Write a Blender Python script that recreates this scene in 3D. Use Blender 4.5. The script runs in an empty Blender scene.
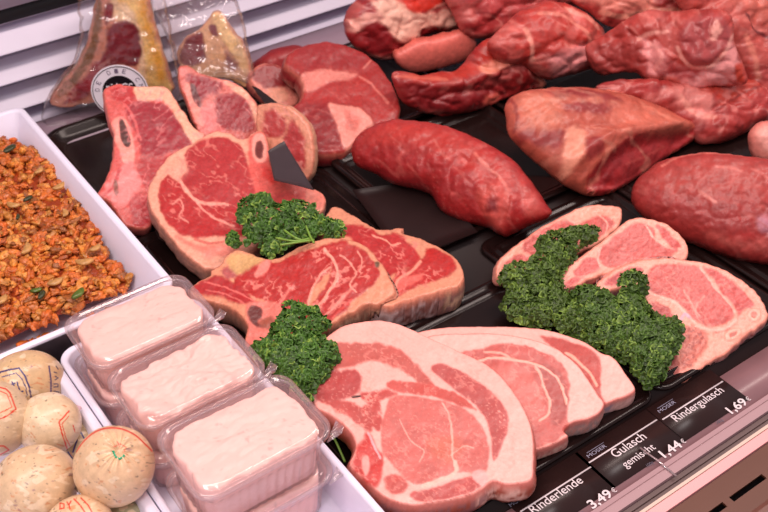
import bpy, math, random
import numpy as np
from mathutils import Vector, Matrix

# ---------------------------------------------------------------- camera, world, lamps, exposure
SC = bpy.context.scene
COL = SC.collection
CAM_H = 0.65
PITCH, YAW = math.radians(39.4), math.radians(35.8)
FPX = 1066.0
cam_d = bpy.data.cameras.new('camera'); cam = bpy.data.objects.new('camera', cam_d); COL.objects.link(cam)
cam.location = (0, 0, CAM_H)
cam.rotation_euler = (math.pi/2 - PITCH, 0, -YAW)
cam_d.sensor_width = 36; cam_d.lens = 36*FPX/768
cam_d.clip_start = 0.02
cam_d.dof.use_dof = True; cam_d.dof.focus_distance = 0.82; cam_d.dof.aperture_fstop = 13
SC.camera = cam
SC.view_settings.view_transform = 'Standard'; SC.view_settings.look = 'None'
SC.view_settings.gamma = 1; SC.view_settings.exposure = 0.26
SC.view_settings.use_curve_mapping = False
world = bpy.data.worlds.new('world'); SC.world = world; world.use_nodes = True
world.node_tree.nodes['Background'].inputs[0].default_value = (0.95, 0.80, 0.86, 1)
world.node_tree.nodes['Background'].inputs[1].default_value = 0.42

def area(name, loc, rot, sx, sy, power, color):
    l = bpy.data.lights.new(name, 'AREA'); l.shape = 'RECTANGLE'; l.size = sx; l.size_y = sy
    l.energy = power; l.color = color
    o = bpy.data.objects.new(name, l); COL.objects.link(o); o.location = loc; o.rotation_euler = rot
    return o
area('canopy_tube_lamp', (0.55, 0.50, 1.25), (math.radians(8), 0, 0), 2.4, 0.16, 17, (1.0, 0.81, 0.74))
area('ceiling_lamp', (-0.6, -0.5, 2.2), (math.radians(-22), math.radians(-18), 0), 1.2, 0.6, 26, (1.0, 0.90, 0.88))

# ---------------------------------------------------------------- projection maths used for measuring the place
FW = np.array([math.sin(YAW)*math.cos(PITCH), math.cos(YAW)*math.cos(PITCH), -math.sin(PITCH)])
RT = np.array([math.cos(YAW), -math.sin(YAW), 0.0]); UP = np.cross(RT, FW)
C0 = np.array([0, 0, CAM_H])
def rays(x, y):
    x = np.asarray(x, float); y = np.asarray(y, float)
    return FW + RT*((x-384)/FPX)[..., None] + UP*((256-y)/FPX)[..., None]
def W(x, y, z=0.0):
    d = rays(x, y); return C0 + d*((z-CAM_H)/d[..., 2])[..., None]
def WY(x, y, Y):
    d = rays(x, y); return C0 + d*(Y/d[..., 1])[..., None]
def plane3(p):
    a, b, c = [W(*q) for q in p]
    n = np.cross(b-a, c-a); n /= np.linalg.norm(n)
    if n[2] < 0: n = -n
    return a, n
def onplane(x, y, pl):
    a, n = pl; d = rays(x, y)
    return C0 + d*(((a-C0)@n)/(d@n))[..., None]
def lin(c):
    c = np.asarray(c, float)/255
    return np.where(c <= .04045, c/12.92, ((c+.055)/1.055)**2.4)

# ---------------------------------------------------------------- noise and 2D fields
_tab = {}
def vnoise(x, y, seed=0):
    if seed not in _tab: _tab[seed] = np.random.RandomState(seed+7).rand(256, 256)
    T = _tab[seed]
    xi = np.floor(x).astype(int); yi = np.floor(y).astype(int); fx = x-xi; fy = y-yi
    fx = fx*fx*(3-2*fx); fy = fy*fy*(3-2*fy)
    g = lambda i, j: T[(xi+i) & 255, (yi+j) & 255]
    return (g(0,0)*(1-fx)+g(1,0)*fx)*(1-fy)+(g(0,1)*(1-fx)+g(1,1)*fx)*fy
def fbm(x, y, seed=0, o=4):
    s = 0; a = .5; t = 0
    for i in range(o):
        s = s + a*vnoise(x*2**i+13.7*i, y*2**i+5.1*i, seed+i); t += a; a *= .5
    return s/t
def ridge(x, y, seed=0, o=3):
    return 1-np.abs(2*fbm(x, y, seed, o)-1)
def smooth(pts, n=6, closed=True):
    P = np.array(pts, float); m = len(P); out = []
    rng = range(m) if closed else range(m-1)
    for i in rng:
        if closed: a, b, c, d = P[i-1], P[i], P[(i+1) % m], P[(i+2) % m]
        else: a, b, c, d = P[max(i-1, 0)], P[i], P[i+1], P[min(i+2, m-1)]
        for k in range(n):
            t = k/n
            out.append(.5*((2*b)+(c-a)*t+(2*a-5*b+4*c-d)*t*t+(3*b-a-3*c+d)*t**3))
    if not closed: out.append(P[-1])
    return np.array(out)
def segdist(X, Y, P, closed=True):
    """distance, nearest point, inside flag"""
    x = X.ravel(); y = Y.ravel()
    best = np.full(x.shape, 1e18); nx = np.zeros_like(x); ny = np.zeros_like(y); ins = np.zeros(x.shape, bool)
    m = len(P)
    for i in range(m if closed else m-1):
        ax, ay = P[i]; bx, by = P[(i+1) % m]; dx, dy = bx-ax, by-ay; L = dx*dx+dy*dy+1e-12
        t = np.clip(((x-ax)*dx+(y-ay)*dy)/L, 0, 1); qx = ax+t*dx; qy = ay+t*dy
        d = (x-qx)**2+(y-qy)**2; k = d < best
        best[k] = d[k]; nx[k] = qx[k]; ny[k] = qy[k]
        if closed and ay != by:
            c = ((ay > y) != (by > y)) & (x < (bx-ax)*(y-ay)/(by-ay)+ax); ins ^= c
    return np.sqrt(best).reshape(X.shape), nx.reshape(X.shape), ny.reshape(X.shape), ins.reshape(X.shape)
def sdf(X, Y, P):
    d, _, _, i = segdist(X, Y, P); return np.where(i, -d, d)
def sstep(a, b, x):
    t = np.clip((x-a)/(b-a), 0, 1); return t*t*(3-2*t)

# height map of what already lies in the counter, so that pieces rest on each other
HX0, HY0, HC = -0.5, 0.1, 0.004
HM = np.zeros((700, 500)); 
def hget(p):
    i = np.clip(((p[:,0]-HX0)/HC).astype(int), 0, HM.shape[0]-1); j = np.clip(((p[:,1]-HY0)/HC).astype(int), 0, HM.shape[1]-1)
    return HM[i, j]
def hput(p):
    i = np.clip(((p[:,0]-HX0)/HC).astype(int), 0, HM.shape[0]-1); j = np.clip(((p[:,1]-HY0)/HC).astype(int), 0, HM.shape[1]-1)
    np.maximum.at(HM, (i, j), p[:,2])

# ---------------------------------------------------------------- object helpers
def tag(o, label=None, cat=None, group=None, kind=None):
    if label: o['label'] = label
    if cat: o['category'] = cat
    if group: o['group'] = group
    if kind: o['kind'] = kind
    return o
def empty(name, loc, label, cat, group=None):
    o = bpy.data.objects.new(name, None); COL.objects.link(o); o.location = loc; o.empty_display_size = .02
    return tag(o, label, cat, group)
def mesh_obj(name, V, F, mat, parent=None, cols=None, loc=None, flat=False):
    V = np.asarray(V, float).reshape(-1, 3)
    if parent is not None: org = np.array(parent.location) if parent.parent is None else np.array(parent.parent.location)+np.array(parent.location)
    elif loc is not None: org = np.array(loc, float)
    else: org = np.array([(V[:,0].min()+V[:,0].max())/2, (V[:,1].min()+V[:,1].max())/2, V[:,2].min()])
    me = bpy.data.meshes.new(name); me.from_pydata((V-org).tolist(), [], [list(map(int, f)) for f in F])
    me.validate(); me.update()
    if cols is not None:
        a = me.color_attributes.new('Col', 'FLOAT_COLOR', 'POINT')
        c = np.ones((len(V), 4), np.float32); c[:, :3] = np.clip(cols, 0, 1); a.data.foreach_set('color', c.ravel())
    if not flat: me.polygons.foreach_set('use_smooth', [True]*len(me.polygons))
    me.materials.append(mat)
    o = bpy.data.objects.new(name, me); COL.objects.link(o)
    if parent is not None: o.parent = parent
    else: o.location = org
    return o

# ---------------------------------------------------------------- materials
def mat_base(name):
    m = bpy.data.materials.new(name); m.use_nodes = True
    return m, m.node_tree.nodes, m.node_tree.links, m.node_tree.nodes['Principled BSDF']
def mat_plain(name, c, rough=.5, metal=0, spec=.5, noise=0.0, nscale=60, bump=0.0, bscale=300, coat=0, stretch=None, trans=0):
    m, N, L, B = mat_base(name)
    B.inputs['Roughness'].default_value = rough; B.inputs['Metallic'].default_value = metal
    B.inputs['Specular IOR Level'].default_value = spec; B.inputs['Coat Weight'].default_value = coat
    B.inputs['Coat Roughness'].default_value = .1
    B.inputs['Base Color'].default_value = (*lin(c), 1)
    tc = N.new('ShaderNodeTexCoord')
    mp = N.new('ShaderNodeMapping'); L.new(tc.outputs['Object'], mp.inputs[0])
    if stretch: mp.inputs['Scale'].default_value = stretch
    if noise:
        n = N.new('ShaderNodeTexNoise'); n.inputs['Scale'].default_value = nscale; n.inputs['Detail'].default_value = 5
        L.new(mp.outputs[0], n.inputs['Vector'])
        r = N.new('ShaderNodeValToRGB'); a = lin(c)
        r.color_ramp.elements[0].color = (*(a*(1-noise)), 1); r.color_ramp.elements[1].color = (*np.clip(a*(1+noise), 0, 1), 1)
        r.color_ramp.elements[0].position = .3; r.color_ramp.elements[1].position = .7
        L.new(n.outputs['Fac'], r.inputs[0]); L.new(r.outputs[0], B.inputs['Base Color'])
    if bump:
        n = N.new('ShaderNodeTexNoise'); n.inputs['Scale'].default_value = bscale; n.inputs['Detail'].default_value = 4
        L.new(mp.outputs[0], n.inputs['Vector'])
        b = N.new('ShaderNodeBump'); b.inputs['Strength'].default_value = bump; b.inputs['Distance'].default_value = .002
        L.new(n.outputs['Fac'], b.inputs['Height']); L.new(b.outputs[0], B.inputs['Normal'])
    return m
def mat_col(name, rough=.4, bump=.3, bscale=350, var=.12, vscale=220, coat=.25, sss=0.0, spec=.5):
    """surface colours of the thing itself come from its colour attribute, finer variation from noise"""
    m, N, L, B = mat_base(name)
    at = N.new('ShaderNodeAttribute'); at.attribute_name = 'Col'
    tc = N.new('ShaderNodeTexCoord'); n = N.new('ShaderNodeTexNoise'); n.inputs['Scale'].default_value = vscale
    n.inputs['Detail'].default_value = 6; n.inputs['Roughness'].default_value = .65; L.new(tc.outputs['Object'], n.inputs['Vector'])
    mr = N.new('ShaderNodeMapRange'); mr.inputs['From Min'].default_value = .3; mr.inputs['From Max'].default_value = .7
    mr.inputs['To Min'].default_value = 1-var; mr.inputs['To Max'].default_value = 1+var; L.new(n.outputs['Fac'], mr.inputs['Value'])
    mx = N.new('ShaderNodeVectorMath'); mx.operation = 'SCALE'; L.new(at.outputs['Color'], mx.inputs[0]); L.new(mr.outputs[0], mx.inputs['Scale'])
    L.new(mx.outputs[0], B.inputs['Base Color'])
    B.inputs['Roughness'].default_value = rough; B.inputs['Coat Weight'].default_value = coat; B.inputs['Coat Roughness'].default_value = .18
    B.inputs['Specular IOR Level'].default_value = spec
    if sss:
        B.inputs['Subsurface Weight'].default_value = sss; B.inputs['Subsurface Radius'].default_value = (.006, .002, .0015); B.inputs['Subsurface Scale'].default_value = 1
    n2 = N.new('ShaderNodeTexNoise'); n2.inputs['Scale'].default_value = bscale; n2.inputs['Detail'].default_value = 4; L.new(tc.outputs['Object'], n2.inputs['Vector'])
    b = N.new('ShaderNodeBump'); b.inputs['Strength'].default_value = bump; b.inputs['Distance'].default_value = .0012
    L.new(n2.outputs['Fac'], b.inputs['Height']); L.new(b.outputs[0], B.inputs['Normal'])
    return m
def mat_clear(name, tint=(1, 1, 1), haze=.1, hazec=(235, 215, 225), gloss=.14, rough=.06, bump=0):
    m, N, L, B = mat_base(name); N.remove(B); out = N['Material Output']
    tr = N.new('ShaderNodeBsdfTransparent'); tr.inputs[0].default_value = (*tint, 1)
    gl = N.new('ShaderNodeBsdfGlossy'); gl.inputs['Roughness'].default_value = rough
    df = N.new('ShaderNodeBsdfDiffuse'); df.inputs[0].default_value = (*lin(hazec), 1)
    lw = N.new('ShaderNodeLayerWeight'); lw.inputs[0].default_value = .35
    mr = N.new('ShaderNodeMapRange'); mr.inputs['To Min'].default_value = gloss*.35; mr.inputs['To Max'].default_value = min(1, gloss*3.5)
    L.new(lw.outputs['Fresnel'], mr.inputs['Value'])
    m1 = N.new('ShaderNodeMixShader'); m1.inputs[0].default_value = haze; L.new(tr.outputs[0], m1.inputs[1]); L.new(df.outputs[0], m1.inputs[2])
    m2 = N.new('ShaderNodeMixShader'); L.new(mr.outputs[0], m2.inputs[0]); L.new(m1.outputs[0], m2.inputs[1]); L.new(gl.outputs[0], m2.inputs[2])
    L.new(m2.outputs[0], out.inputs[0])
    if bump:
        tc = N.new('ShaderNodeTexCoord'); n2 = N.new('ShaderNodeTexNoise'); n2.inputs['Scale'].default_value = 60; L.new(tc.outputs['Object'], n2.inputs['Vector'])
        b = N.new('ShaderNodeBump'); b.inputs['Strength'].default_value = bump; b.inputs['Distance'].default_value = .004
        L.new(n2.outputs['Fac'], b.inputs['Height']); L.new(b.outputs[0], gl.inputs['Normal'])
    return m
M_MEAT = mat_col('wet_cut_meat', rough=.4, bump=.3, bscale=600, var=.2, vscale=330, coat=.14)
M_ROAST = mat_col('wet_roast_surface', rough=.46, bump=.45, bscale=220, var=.2, vscale=110, coat=.1)
M_PORK = mat_col('pork_cut_face', rough=.42, bump=.15, bscale=700, var=.09, vscale=380, coat=.1)
M_HERB = mat_col('curly_parsley_leaf', rough=.45, bump=.2, bscale=900, var=.3, vscale=500, coat=0, spec=.4)
M_SALAD = mat_col('oily_marinated_meat', rough=.4, bump=.8, bscale=420, var=.35, vscale=380, coat=.12)
M_CASING = mat_col('translucent_sausage_casing', rough=.36, bump=.2, bscale=260, var=.12, vscale=200, coat=.22)
M_PASTE = mat_col('smooth_meat_paste', rough=.5, bump=.25, bscale=120, var=.03, vscale=120, coat=.1)
M_DECK = mat_plain('black_deck', (30, 16, 15), rough=.35, spec=.25, noise=.25, nscale=8)
M_TRAY = mat_plain('black_tray_plastic', (26, 14, 13), rough=.2, spec=.25, noise=.2, nscale=15)
M_WHITE = mat_plain('white_tray_plastic', (232, 228, 246), rough=.35, noise=.03, nscale=12)
M_SHEET = mat_plain('dark_grey_interleaf_sheet', (58, 46, 50), rough=.45, noise=.08, nscale=50)
M_SHEETD = mat_plain('dark_brown_interleaf', (38, 25, 25), rough=.4, spec=.25, noise=.08, nscale=50)
M_CLEAR = mat_clear('clear_box_plastic', haze=.11, hazec=(245, 200, 205), gloss=.13)
M_BAG = mat_clear('clear_vacuum_bag', haze=.02, hazec=(235, 215, 225), gloss=.14, rough=.08, bump=1.0)
M_BAG2 = mat_clear('hazy_vacuum_bag', haze=.07, hazec=(235, 195, 200), gloss=.16, rough=.08, bump=1.0)
M_SLAT = mat_plain('satin_steel_slat', (204, 198, 216), rough=.4, noise=.03, nscale=20)
M_GAP = mat_plain('dark_gap', (12, 13, 18), rough=.6)
M_TEXT = mat_plain('white_print', (225, 212, 215), rough=.5)
M_TEXTB = mat_plain('blue_grey_print', (92, 84, 100), rough=.5)
M_TEXTL = mat_plain('pale_grey_print', (140, 136, 156), rough=.5)
M_CARD = mat_plain('price_card_plastic', (42, 25, 24), rough=.3, spec=.3, noise=.12, nscale=30)

# ---------------------------------------------------------------- pieces of meat
def paint(X, Y, base, ops, seed, part0):
    """own colours of the piece: fat, lean, bone, veins"""
    shp = X.shape; c = np.tile(lin(base), shp+(1,)).astype(float); rel = np.zeros(shp); lab = np.full(shp, part0, dtype=object)
    c *= (1+.10*(fbm(X/14, Y/14, seed)-.5))[..., None]
    wob = (fbm(X/7, Y/7, seed+3)-.5)
    for op in ops:
        k = op[0]
        if k == 'P':    # ('P', part, colour, blur, wobble, pts, relief)
            _, part, col, bl, wb, pts = op[:6]; r = op[6] if len(op) > 6 else 0
            s = sdf(X, Y, smooth(pts, 5))+wob*2*wb
            w = 1-sstep(-bl, bl, s)
            cc = lin(col)*(1+.22*(fbm(X/9+3, Y/9, seed+5)-.5))[..., None]
            c = c*(1-w[..., None])+cc*w[..., None]; rel += r*w
            if part: lab[w > .5] = part
        elif k == 'L':  # ('L', colour, width, alpha, pts, relief)
            _, col, wd, al, pts = op[:5]; r = op[5] if len(op) > 5 else 0
            d = segdist(X+wob*3, Y+wob[::-1, ::-1]*2 if wob.ndim == 2 else Y, smooth(pts, 5, False), False)[0]
            wdv = wd*(.6+.8*fbm(X/10, Y/10+9, seed+9))
            w = al*(1-sstep(wdv*.35, wdv, d))
            c = c*(1-w[..., None])+lin(col)*w[..., None]; rel += r*w
        elif k == 'V':  # ('V', colour, alpha, scale, threshold, pts or None, angle, stretch)
            _, col, al, sc, th, pts = op[:6]; ang = op[6] if len(op) > 6 else 0; st = op[7] if len(op) > 7 else 1
            ca, sa = math.cos(ang), math.sin(ang)
            u = (X*ca+Y*sa)/sc/st; v = (-X*sa+Y*ca)/sc
            f = sstep(th, th+.08, ridge(u, v, seed+21)) * sstep(.4, .6, fbm(X/16, Y/16, seed+31, 2))
            if pts is not None: f = f*(1-sstep(-4, 2, sdf(X, Y, smooth(pts, 5))))
            w = al*f; c = c*(1-w[..., None])+lin(col)*w[..., None]
        elif k == 'S':  # speckles ('S', colour, alpha, scale, threshold, pts)
            _, col, al, sc, th, pts = op
            f = sstep(th, th+.06, fbm(X/sc, Y/sc, seed+41, 2))
            if pts is not None: f = f*(1-sstep(-4, 2, sdf(X, Y, smooth(pts, 5))))
            w = al*f; c = c*(1-w[..., None])+lin(col)*w[..., None]
    lum = c.mean(-1); c = c*(.70+.30*sstep(.24, .66, lum))[..., None]*np.array([1.0, .84, .80])
    return c, rel, lab
def grid_mesh(P, res):
    x0, y0 = P.min(0)-res*2; x1, y1 = P.max(0)+res*2
    X, Y = np.meshgrid(np.arange(x0, x1+res, res), np.arange(y0, y1+res, res), indexing='ij')
    cx = (X[:-1, :-1]+X[1:, 1:])/2; cy = (Y[:-1, :-1]+Y[1:, 1:])/2
    keep = sdf(cx, cy, P) < -.15*res
    d, nx, ny, ins = segdist(X, Y, P)
    idx = np.full(X.shape, -1)
    I, J = np.nonzero(keep)
    used = np.zeros(X.shape, bool)
    for a, b in ((0,0), (1,0), (1,1), (0,1)): used[I+a, J+b] = True
    cnt = np.zeros(X.shape, int)
    for a, b in ((0,0), (1,0), (1,1), (0,1)): np.add.at(cnt, (I+a, J+b), 1)
    bd = used & (cnt < 4)
    X = np.where(bd, nx, X); Y = np.where(bd, ny, Y); d = np.where(bd, 0, d)
    idx[used] = np.arange(used.sum())
    # quads seen from the camera side: pixel y runs down, so this order faces up
    Q = np.stack([idx[I, J], idx[I, J+1], idx[I+1, J+1], idx[I+1, J]], 1)
    E = {}
    for q in Q.tolist():
        for k in range(4):
            e = (q[k], q[(k+1) % 4]); E[e] = 1
    B = [e for e in E if (e[1], e[0]) not in E]
    return X, Y, used, d, Q, B, keep
def fix_winding(V, Q):
    a = V[Q[:, 0]]; n = np.cross(V[Q[:, 1]]-a, V[Q[:, 2]]-a).sum(0)
    return n
def emit(name, V, F, cols, labs, mat, label, cat, group, part0, single=False):
    F = [f for f in F]
    base = [(V[:,0].min()+V[:,0].max())/2, (V[:,1].min()+V[:,1].max())/2, V[:,2].min()]
    ps = set(labs[f[0]] for f in F)
    if len(ps) == 1 or single:
        o = mesh_obj(name, V, F, mat, cols=cols); return tag(o, label, cat, group)
    root = empty(name, base, label, cat, group)
    by = {}
    for f in F:
        ll = [labs[i] for i in f]; by.setdefault(max(set(ll), key=ll.count), []).append(f)
    for p, fs in by.items():
        u = np.unique(np.array([i for f in fs for i in f])); mp = {int(k): i for i, k in enumerate(u)}
        mesh_obj(p, V[u], [[mp[int(i)] for i in f] for f in fs], mat, parent=root, cols=cols[u])
    return root
SEED = [100]
def slab(name, label, cat, outline, plane, thick, base, side, ops, mat=None, group=None, part0='fat_rim', res=1.0,
         rnd=.0014, rough=.0005, edge=1.5, bulge=.001, lump=.0008, rim=(206,120,100), rimw=1.6, rima=.5, side_ops=(), bend=None, edge_r=None, seed=None, drape=True):
    SEED[0] += 17; seed = seed or SEED[0]; mat = mat or M_MEAT
    P = smooth(outline, 6)
    P = P+np.stack([fbm(P[:,0]/6, P[:,1]/6, seed+1)-.5, fbm(P[:,0]/6+50, P[:,1]/6, seed+2)-.5], 1)*2*edge
    X, Y, used, d, Q, B, keep = grid_mesh(P, res)
    c, rel, lab = paint(X, Y, base, ops, seed, part0)
    rw = (rima*(1-sstep(rimw*.3, rimw, d+1.2*(fbm(X/5, Y/5, seed+77)-.5))))[..., None]; c = c*(1-rw)+lin(rim)*rw
    pl = plane3(plane); n = pl[1]
    V = onplane(X, Y, pl)
    cen = V[used].mean(0); mpp = np.linalg.norm(cen-C0)/FPX
    t = np.clip(d*mpp/rnd, 0, 1); h = -rnd*(1-np.sqrt(np.clip(1-(1-t)**2, 0, 1)))*.9
    h = h+lump*(fbm(X/22, Y/22, seed+11)-.5)*2+rough*(fbm(X/4, Y/4, seed+12)-.5)*2+rel*.001
    if bend is not None: h = h+bend(X, Y)
    V = V+n*h[..., None]
    T = V[used]; ct = c[used]; lt = lab[used]
    nT = len(T); xs, ys = X[used], Y[used]
    nb = fix_winding(T, Q)
    if nb@n < 0: Q = Q[:, ::-1]; B = [(b, a) for a, b in B]
    # outward direction for boundary verts
    bi = sorted(set([e[0] for e in B]+[e[1] for e in B])); bidx = {v: k for k, v in enumerate(bi)}
    acc = np.zeros((len(bi), 3))
    for a, b in B:
        e = T[b]-T[a]; o = np.cross(e, n); acc[bidx[a]] += o; acc[bidx[b]] += o
    acc /= np.linalg.norm(acc, axis=1)[:, None]+1e-9
    K = 7; V_all = [T]; C_all = [ct]; L_all = [lt]; F = [tuple(q) for q in Q.tolist()]
    bx, by_ = xs[bi], ys[bi]
    scol = np.tile(lin(side), (len(bi), 1))
    prev = {v: v for v in bi}
    for k in range(1, K+1):
        f = k/K
        p = T[bi]+acc*(bulge*math.sin(math.pi*f)+.0012*(fbm(bx/5+k*.7, by_/5, seed+60)-.5))[:, None]-n*(thick*f)
        if drape:
            hh = hget(p)+.0008
            p[:, 2] = np.minimum(np.maximum(p[:, 2], hh), T[bi][:, 2]-.0015*f)
        cc = scol*(1+.5*(fbm(bx/6, by_/6+k*.9, seed+61)-.5))[:, None]
        mixw = sstep(.0, .35, np.full(len(bi), f))[:, None]
        for (pts, col, am, sc) in side_ops:
            w = 1-sstep(-3, 3, sdf(bx, by_, smooth(pts, 5))) if pts is not None else np.ones(len(bi))
            w = w*am*sstep(.35, .6, fbm(bx/sc, by_/sc+k*1.6, seed+71)); cc = cc*(1-w[:, None])+lin(col)*w[:, None]
        cc = ct[bi]*(1-mixw)+cc*mixw
        off = sum(len(v) for v in V_all); V_all.append(p); C_all.append(cc); L_all.append(np.array([part0]*len(bi), dtype=object))
        cur = {v: off+bidx[v] for v in bi}
        for a, b in B: F.append((prev[b], prev[a], cur[a], cur[b]))
        prev = cur
    off = sum(len(v) for v in V_all)
    Bt = T-n*thick
    if drape: Bt[:, 2] = np.minimum(np.maximum(Bt[:, 2], hget(Bt)+.0008), T[:, 2]-.0015)
    Bt[bi] = V_all[-1]
    V_all.append(Bt); C_all.append(np.tile(lin(side), (nT, 1))); L_all.append(np.array([part0]*nT, dtype=object))
    mp = np.arange(nT)+off
    for v in bi: mp[v] = prev[v]
    F += [tuple(mp[list(q)][::-1]) for q in Q.tolist()]
    Vv = np.concatenate(V_all); Cc = np.concatenate(C_all); Ll = np.concatenate(L_all)
    hput(T)
    # drop unreferenced bottom verts
    ref = np.unique(np.array([i for f in F for i in f])); m2 = np.full(len(Vv), -1); m2[ref] = np.arange(len(ref))
    F = [tuple(m2[list(f)]) for f in F]
    return emit(name, Vv[ref], F, Cc[ref], Ll[ref], mat, label, cat, group, part0)
def poisson(d, mask, res, iters=2500):
    u = np.where(mask, d*(np.max(d)*1.0), 0.0); h2 = res*res
    for _ in range(iters):
        v = .25*(np.roll(u, 1, 0)+np.roll(u, -1, 0)+np.roll(u, 1, 1)+np.roll(u, -1, 1)+h2)
        u = np.where(mask, v, 0)
    return u
def blob(name, label, cat, outline, plane, hmax, base, ops, hlow=None, mat=None, group=None, part0='lean', res=1.4,
         lump=.003, rough=.0008, edge=1.2, shape=(), seed=None, drape=True, single=False, pw=None, crease=None):
    SEED[0] += 17; seed = seed or SEED[0]; mat = mat or M_ROAST; hlow = hmax*.8 if hlow is None else hlow
    P = smooth(outline, 6)
    P = P+np.stack([fbm(P[:,0]/9, P[:,1]/9, seed+1)-.5, fbm(P[:,0]/9+50, P[:,1]/9, seed+2)-.5], 1)*2*edge
    X, Y, used, d, Q, B, keep = grid_mesh(P, res)
    u = poisson(d, used & (d > 1e-6), res); u = u/u.max()
    if name == 'beef_joint': ops = [('S',(226,128,122),.45,15,.56,None),('S',(150,38,44),.5,19,.60,None),('V',(236,150,142),.5,17,.9,None,.5,1.7)]+list(ops)
    c, rel, lab = paint(X, Y, base, ops, seed, part0)
    pl = plane3(plane); n = pl[1]; V = onplane(X, Y, pl)
    joint = name in ('beef_joint', 'fat_trimming')
    pw = pw or (.34 if joint else .40); crease = (.005 if joint else .0013 if name == 'beef_roast' else 0) if crease is None else crease
    lump = lump*(1.7 if joint else 1)
    prof = u**pw
    env = np.clip(prof*2.2, 0, 1)
    h = hmax*prof
    for op in shape:
        if op[0] == 'l':
            dd = segdist(X, Y, smooth(op[1], 5, False), False)[0]; h = h+op[3]*np.exp(-(dd/op[2])**2)*env
        else:
            s = sdf(X, Y, smooth(op[1], 5)); h = h+op[3]*(1-sstep(-op[2], op[2], s))*env
    nz = (lump*(fbm(X/30, Y/30, seed+11)-.5)*2+lump*.4*(fbm(X/12, Y/12, seed+13)-.5)*2+rough*(fbm(X/4, Y/4, seed+12)-.5)*2)*env
    nz = nz-crease*ridge(X/34+3, Y/26, seed+55, 2)**5*env-crease*.5*ridge(X/17+3, Y/13, seed+58, 2)**5*env
    T = (V+n*(h+nz+rel*.001)[..., None])[used]; Bt = (V-n*(hlow*prof)[..., None])[used]
    if drape:
        T[:, 2] = np.maximum(T[:, 2], .0035+.0015*prof[used]); g = hget(Bt)+.001; Bt[:, 2] = np.minimum(np.maximum(Bt[:, 2], np.minimum(g, T[:, 2]-.002)), T[:, 2]-.0004); Bt[:, 2] = np.maximum(Bt[:, 2], .003)
    if fix_winding(T, Q)@n < 0: Q = Q[:, ::-1]
    bi = sorted(set([e[0] for e in B]+[e[1] for e in B])); nT = len(T)
    mp = np.arange(nT)+nT
    Bt[bi] = T[bi]
    for v in bi: mp[v] = v
    F = [tuple(q) for q in Q.tolist()]+[tuple(mp[list(q)][::-1]) for q in Q.tolist()]
    Vv = np.concatenate([T, Bt]); cc = c[used]; ll = lab[used]
    Cc = np.concatenate([cc, np.tile(lin(base), (nT, 1))]); Ll = np.concatenate([ll, np.array([part0]*nT, dtype=object)])
    hput(T)
    ref = np.unique(np.array([i for f in F for i in f])); m2 = np.full(len(Vv), -1); m2[ref] = np.arange(len(ref))
    F = [tuple(m2[list(f)]) for f in F]
    return emit(name, Vv[ref], F, Cc[ref], Ll[ref], mat, label, cat, group, part0, single)

# ---------------------------------------------------------------- simple solids
def box_vf(x0, x1, y0, y1, z0, z1):
    V = [(x0,y0,z0),(x1,y0,z0),(x1,y1,z0),(x0,y1,z0),(x0,y0,z1),(x1,y0,z1),(x1,y1,z1),(x0,y1,z1)]
    F = [(3,2,1,0),(4,5,6,7),(0,1,5,4),(1,2,6,5),(2,3,7,6),(3,0,4,7)]
    return V, F
def extrude_x(prof, x0, x1, closed=True):
    m = len(prof); V = [(x0, y, z) for y, z in prof]+[(x1, y, z) for y, z in prof]
    F = [(i, (i+1) % m, m+(i+1) % m, m+i) for i in range(m)]+[tuple(range(m))[::-1], tuple(range(m, 2*m))]
    return V, F
def rrect(cx, cy, hx, hy, r, n=6):
    out = []
    for sx, sy, a0 in ((1,1,0), (-1,1,90), (-1,-1,180), (1,-1,270)):
        for k in range(n+1):
            a = math.radians(a0+90*k/n); out.append((cx+sx*(hx-r)+r*math.cos(a), cy+sy*(hy-r)+r*math.sin(a)))
    return out
def loft(rings, cap0=False, cap1=False):
    m = len(rings[0]); V = [p for r in rings for p in r]; F = []
    for k in range(len(rings)-1):
        for i in range(m):
            j = (i+1) % m; F.append((k*m+i, k*m+j, (k+1)*m+j, (k+1)*m+i))
    if cap0: F.append(tuple(range(m))[::-1])
    if cap1: F.append(tuple(range((len(rings)-1)*m, len(rings)*m)))
    return V, F
def ring3(cx, cy, hx, hy, r, z, n=6): return [(x, y, z) for x, y in rrect(cx, cy, hx, hy, r, n)]
def tray(name, label, x0, x1, y0, y1, h, mat, r=.015, lip=.006, t=.002, slope=.006, z0=.0005, group=None, cat='tray'):
    cx, cy, hx, hy = (x0+x1)/2, (y0+y1)/2, (x1-x0)/2, (y1-y0)/2; s = slope
    R = lambda ix, z, rr=None: ring3(cx, cy, hx-ix, hy-ix, max(.002, (r if rr is None else rr)-ix*.6), z)
    rings = [R(lip+s, z0), R(lip+t*.3, z0+h-.003), R(t, z0+h-.0035), R(0, z0+h-.003), R(.0006, z0+h-.0008), R(.002, z0+h), R(lip-.001, z0+h), R(lip+t*.6, z0+h-.0015),
             R(lip+s*.5+t, z0+h*.5), R(lip+s+t, z0+t+.003), R(lip+s+t+.004, z0+t)]
    V, F = loft(rings, True, True)
    o = mesh_obj(name, V, F, mat); tag(o, label, cat, group)
    i0 = int((x0+lip+s+t-HX0)/HC)+1; i1 = int((x1-lip-s-t-HX0)/HC); j0 = int((y0+lip+s+t-HY0)/HC)+1; j1 = int((y1-lip-s-t-HY0)/HC)
    HM[max(i0,0):max(i1,0), max(j0,0):max(j1,0)] = np.maximum(HM[max(i0,0):max(i1,0), max(j0,0):max(j1,0)], z0+t)
    md = o.modifiers.new('soft', 'BEVEL'); md.width = .0005; md.segments = 1; md.limit_method = 'ANGLE'
    return o
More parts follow.
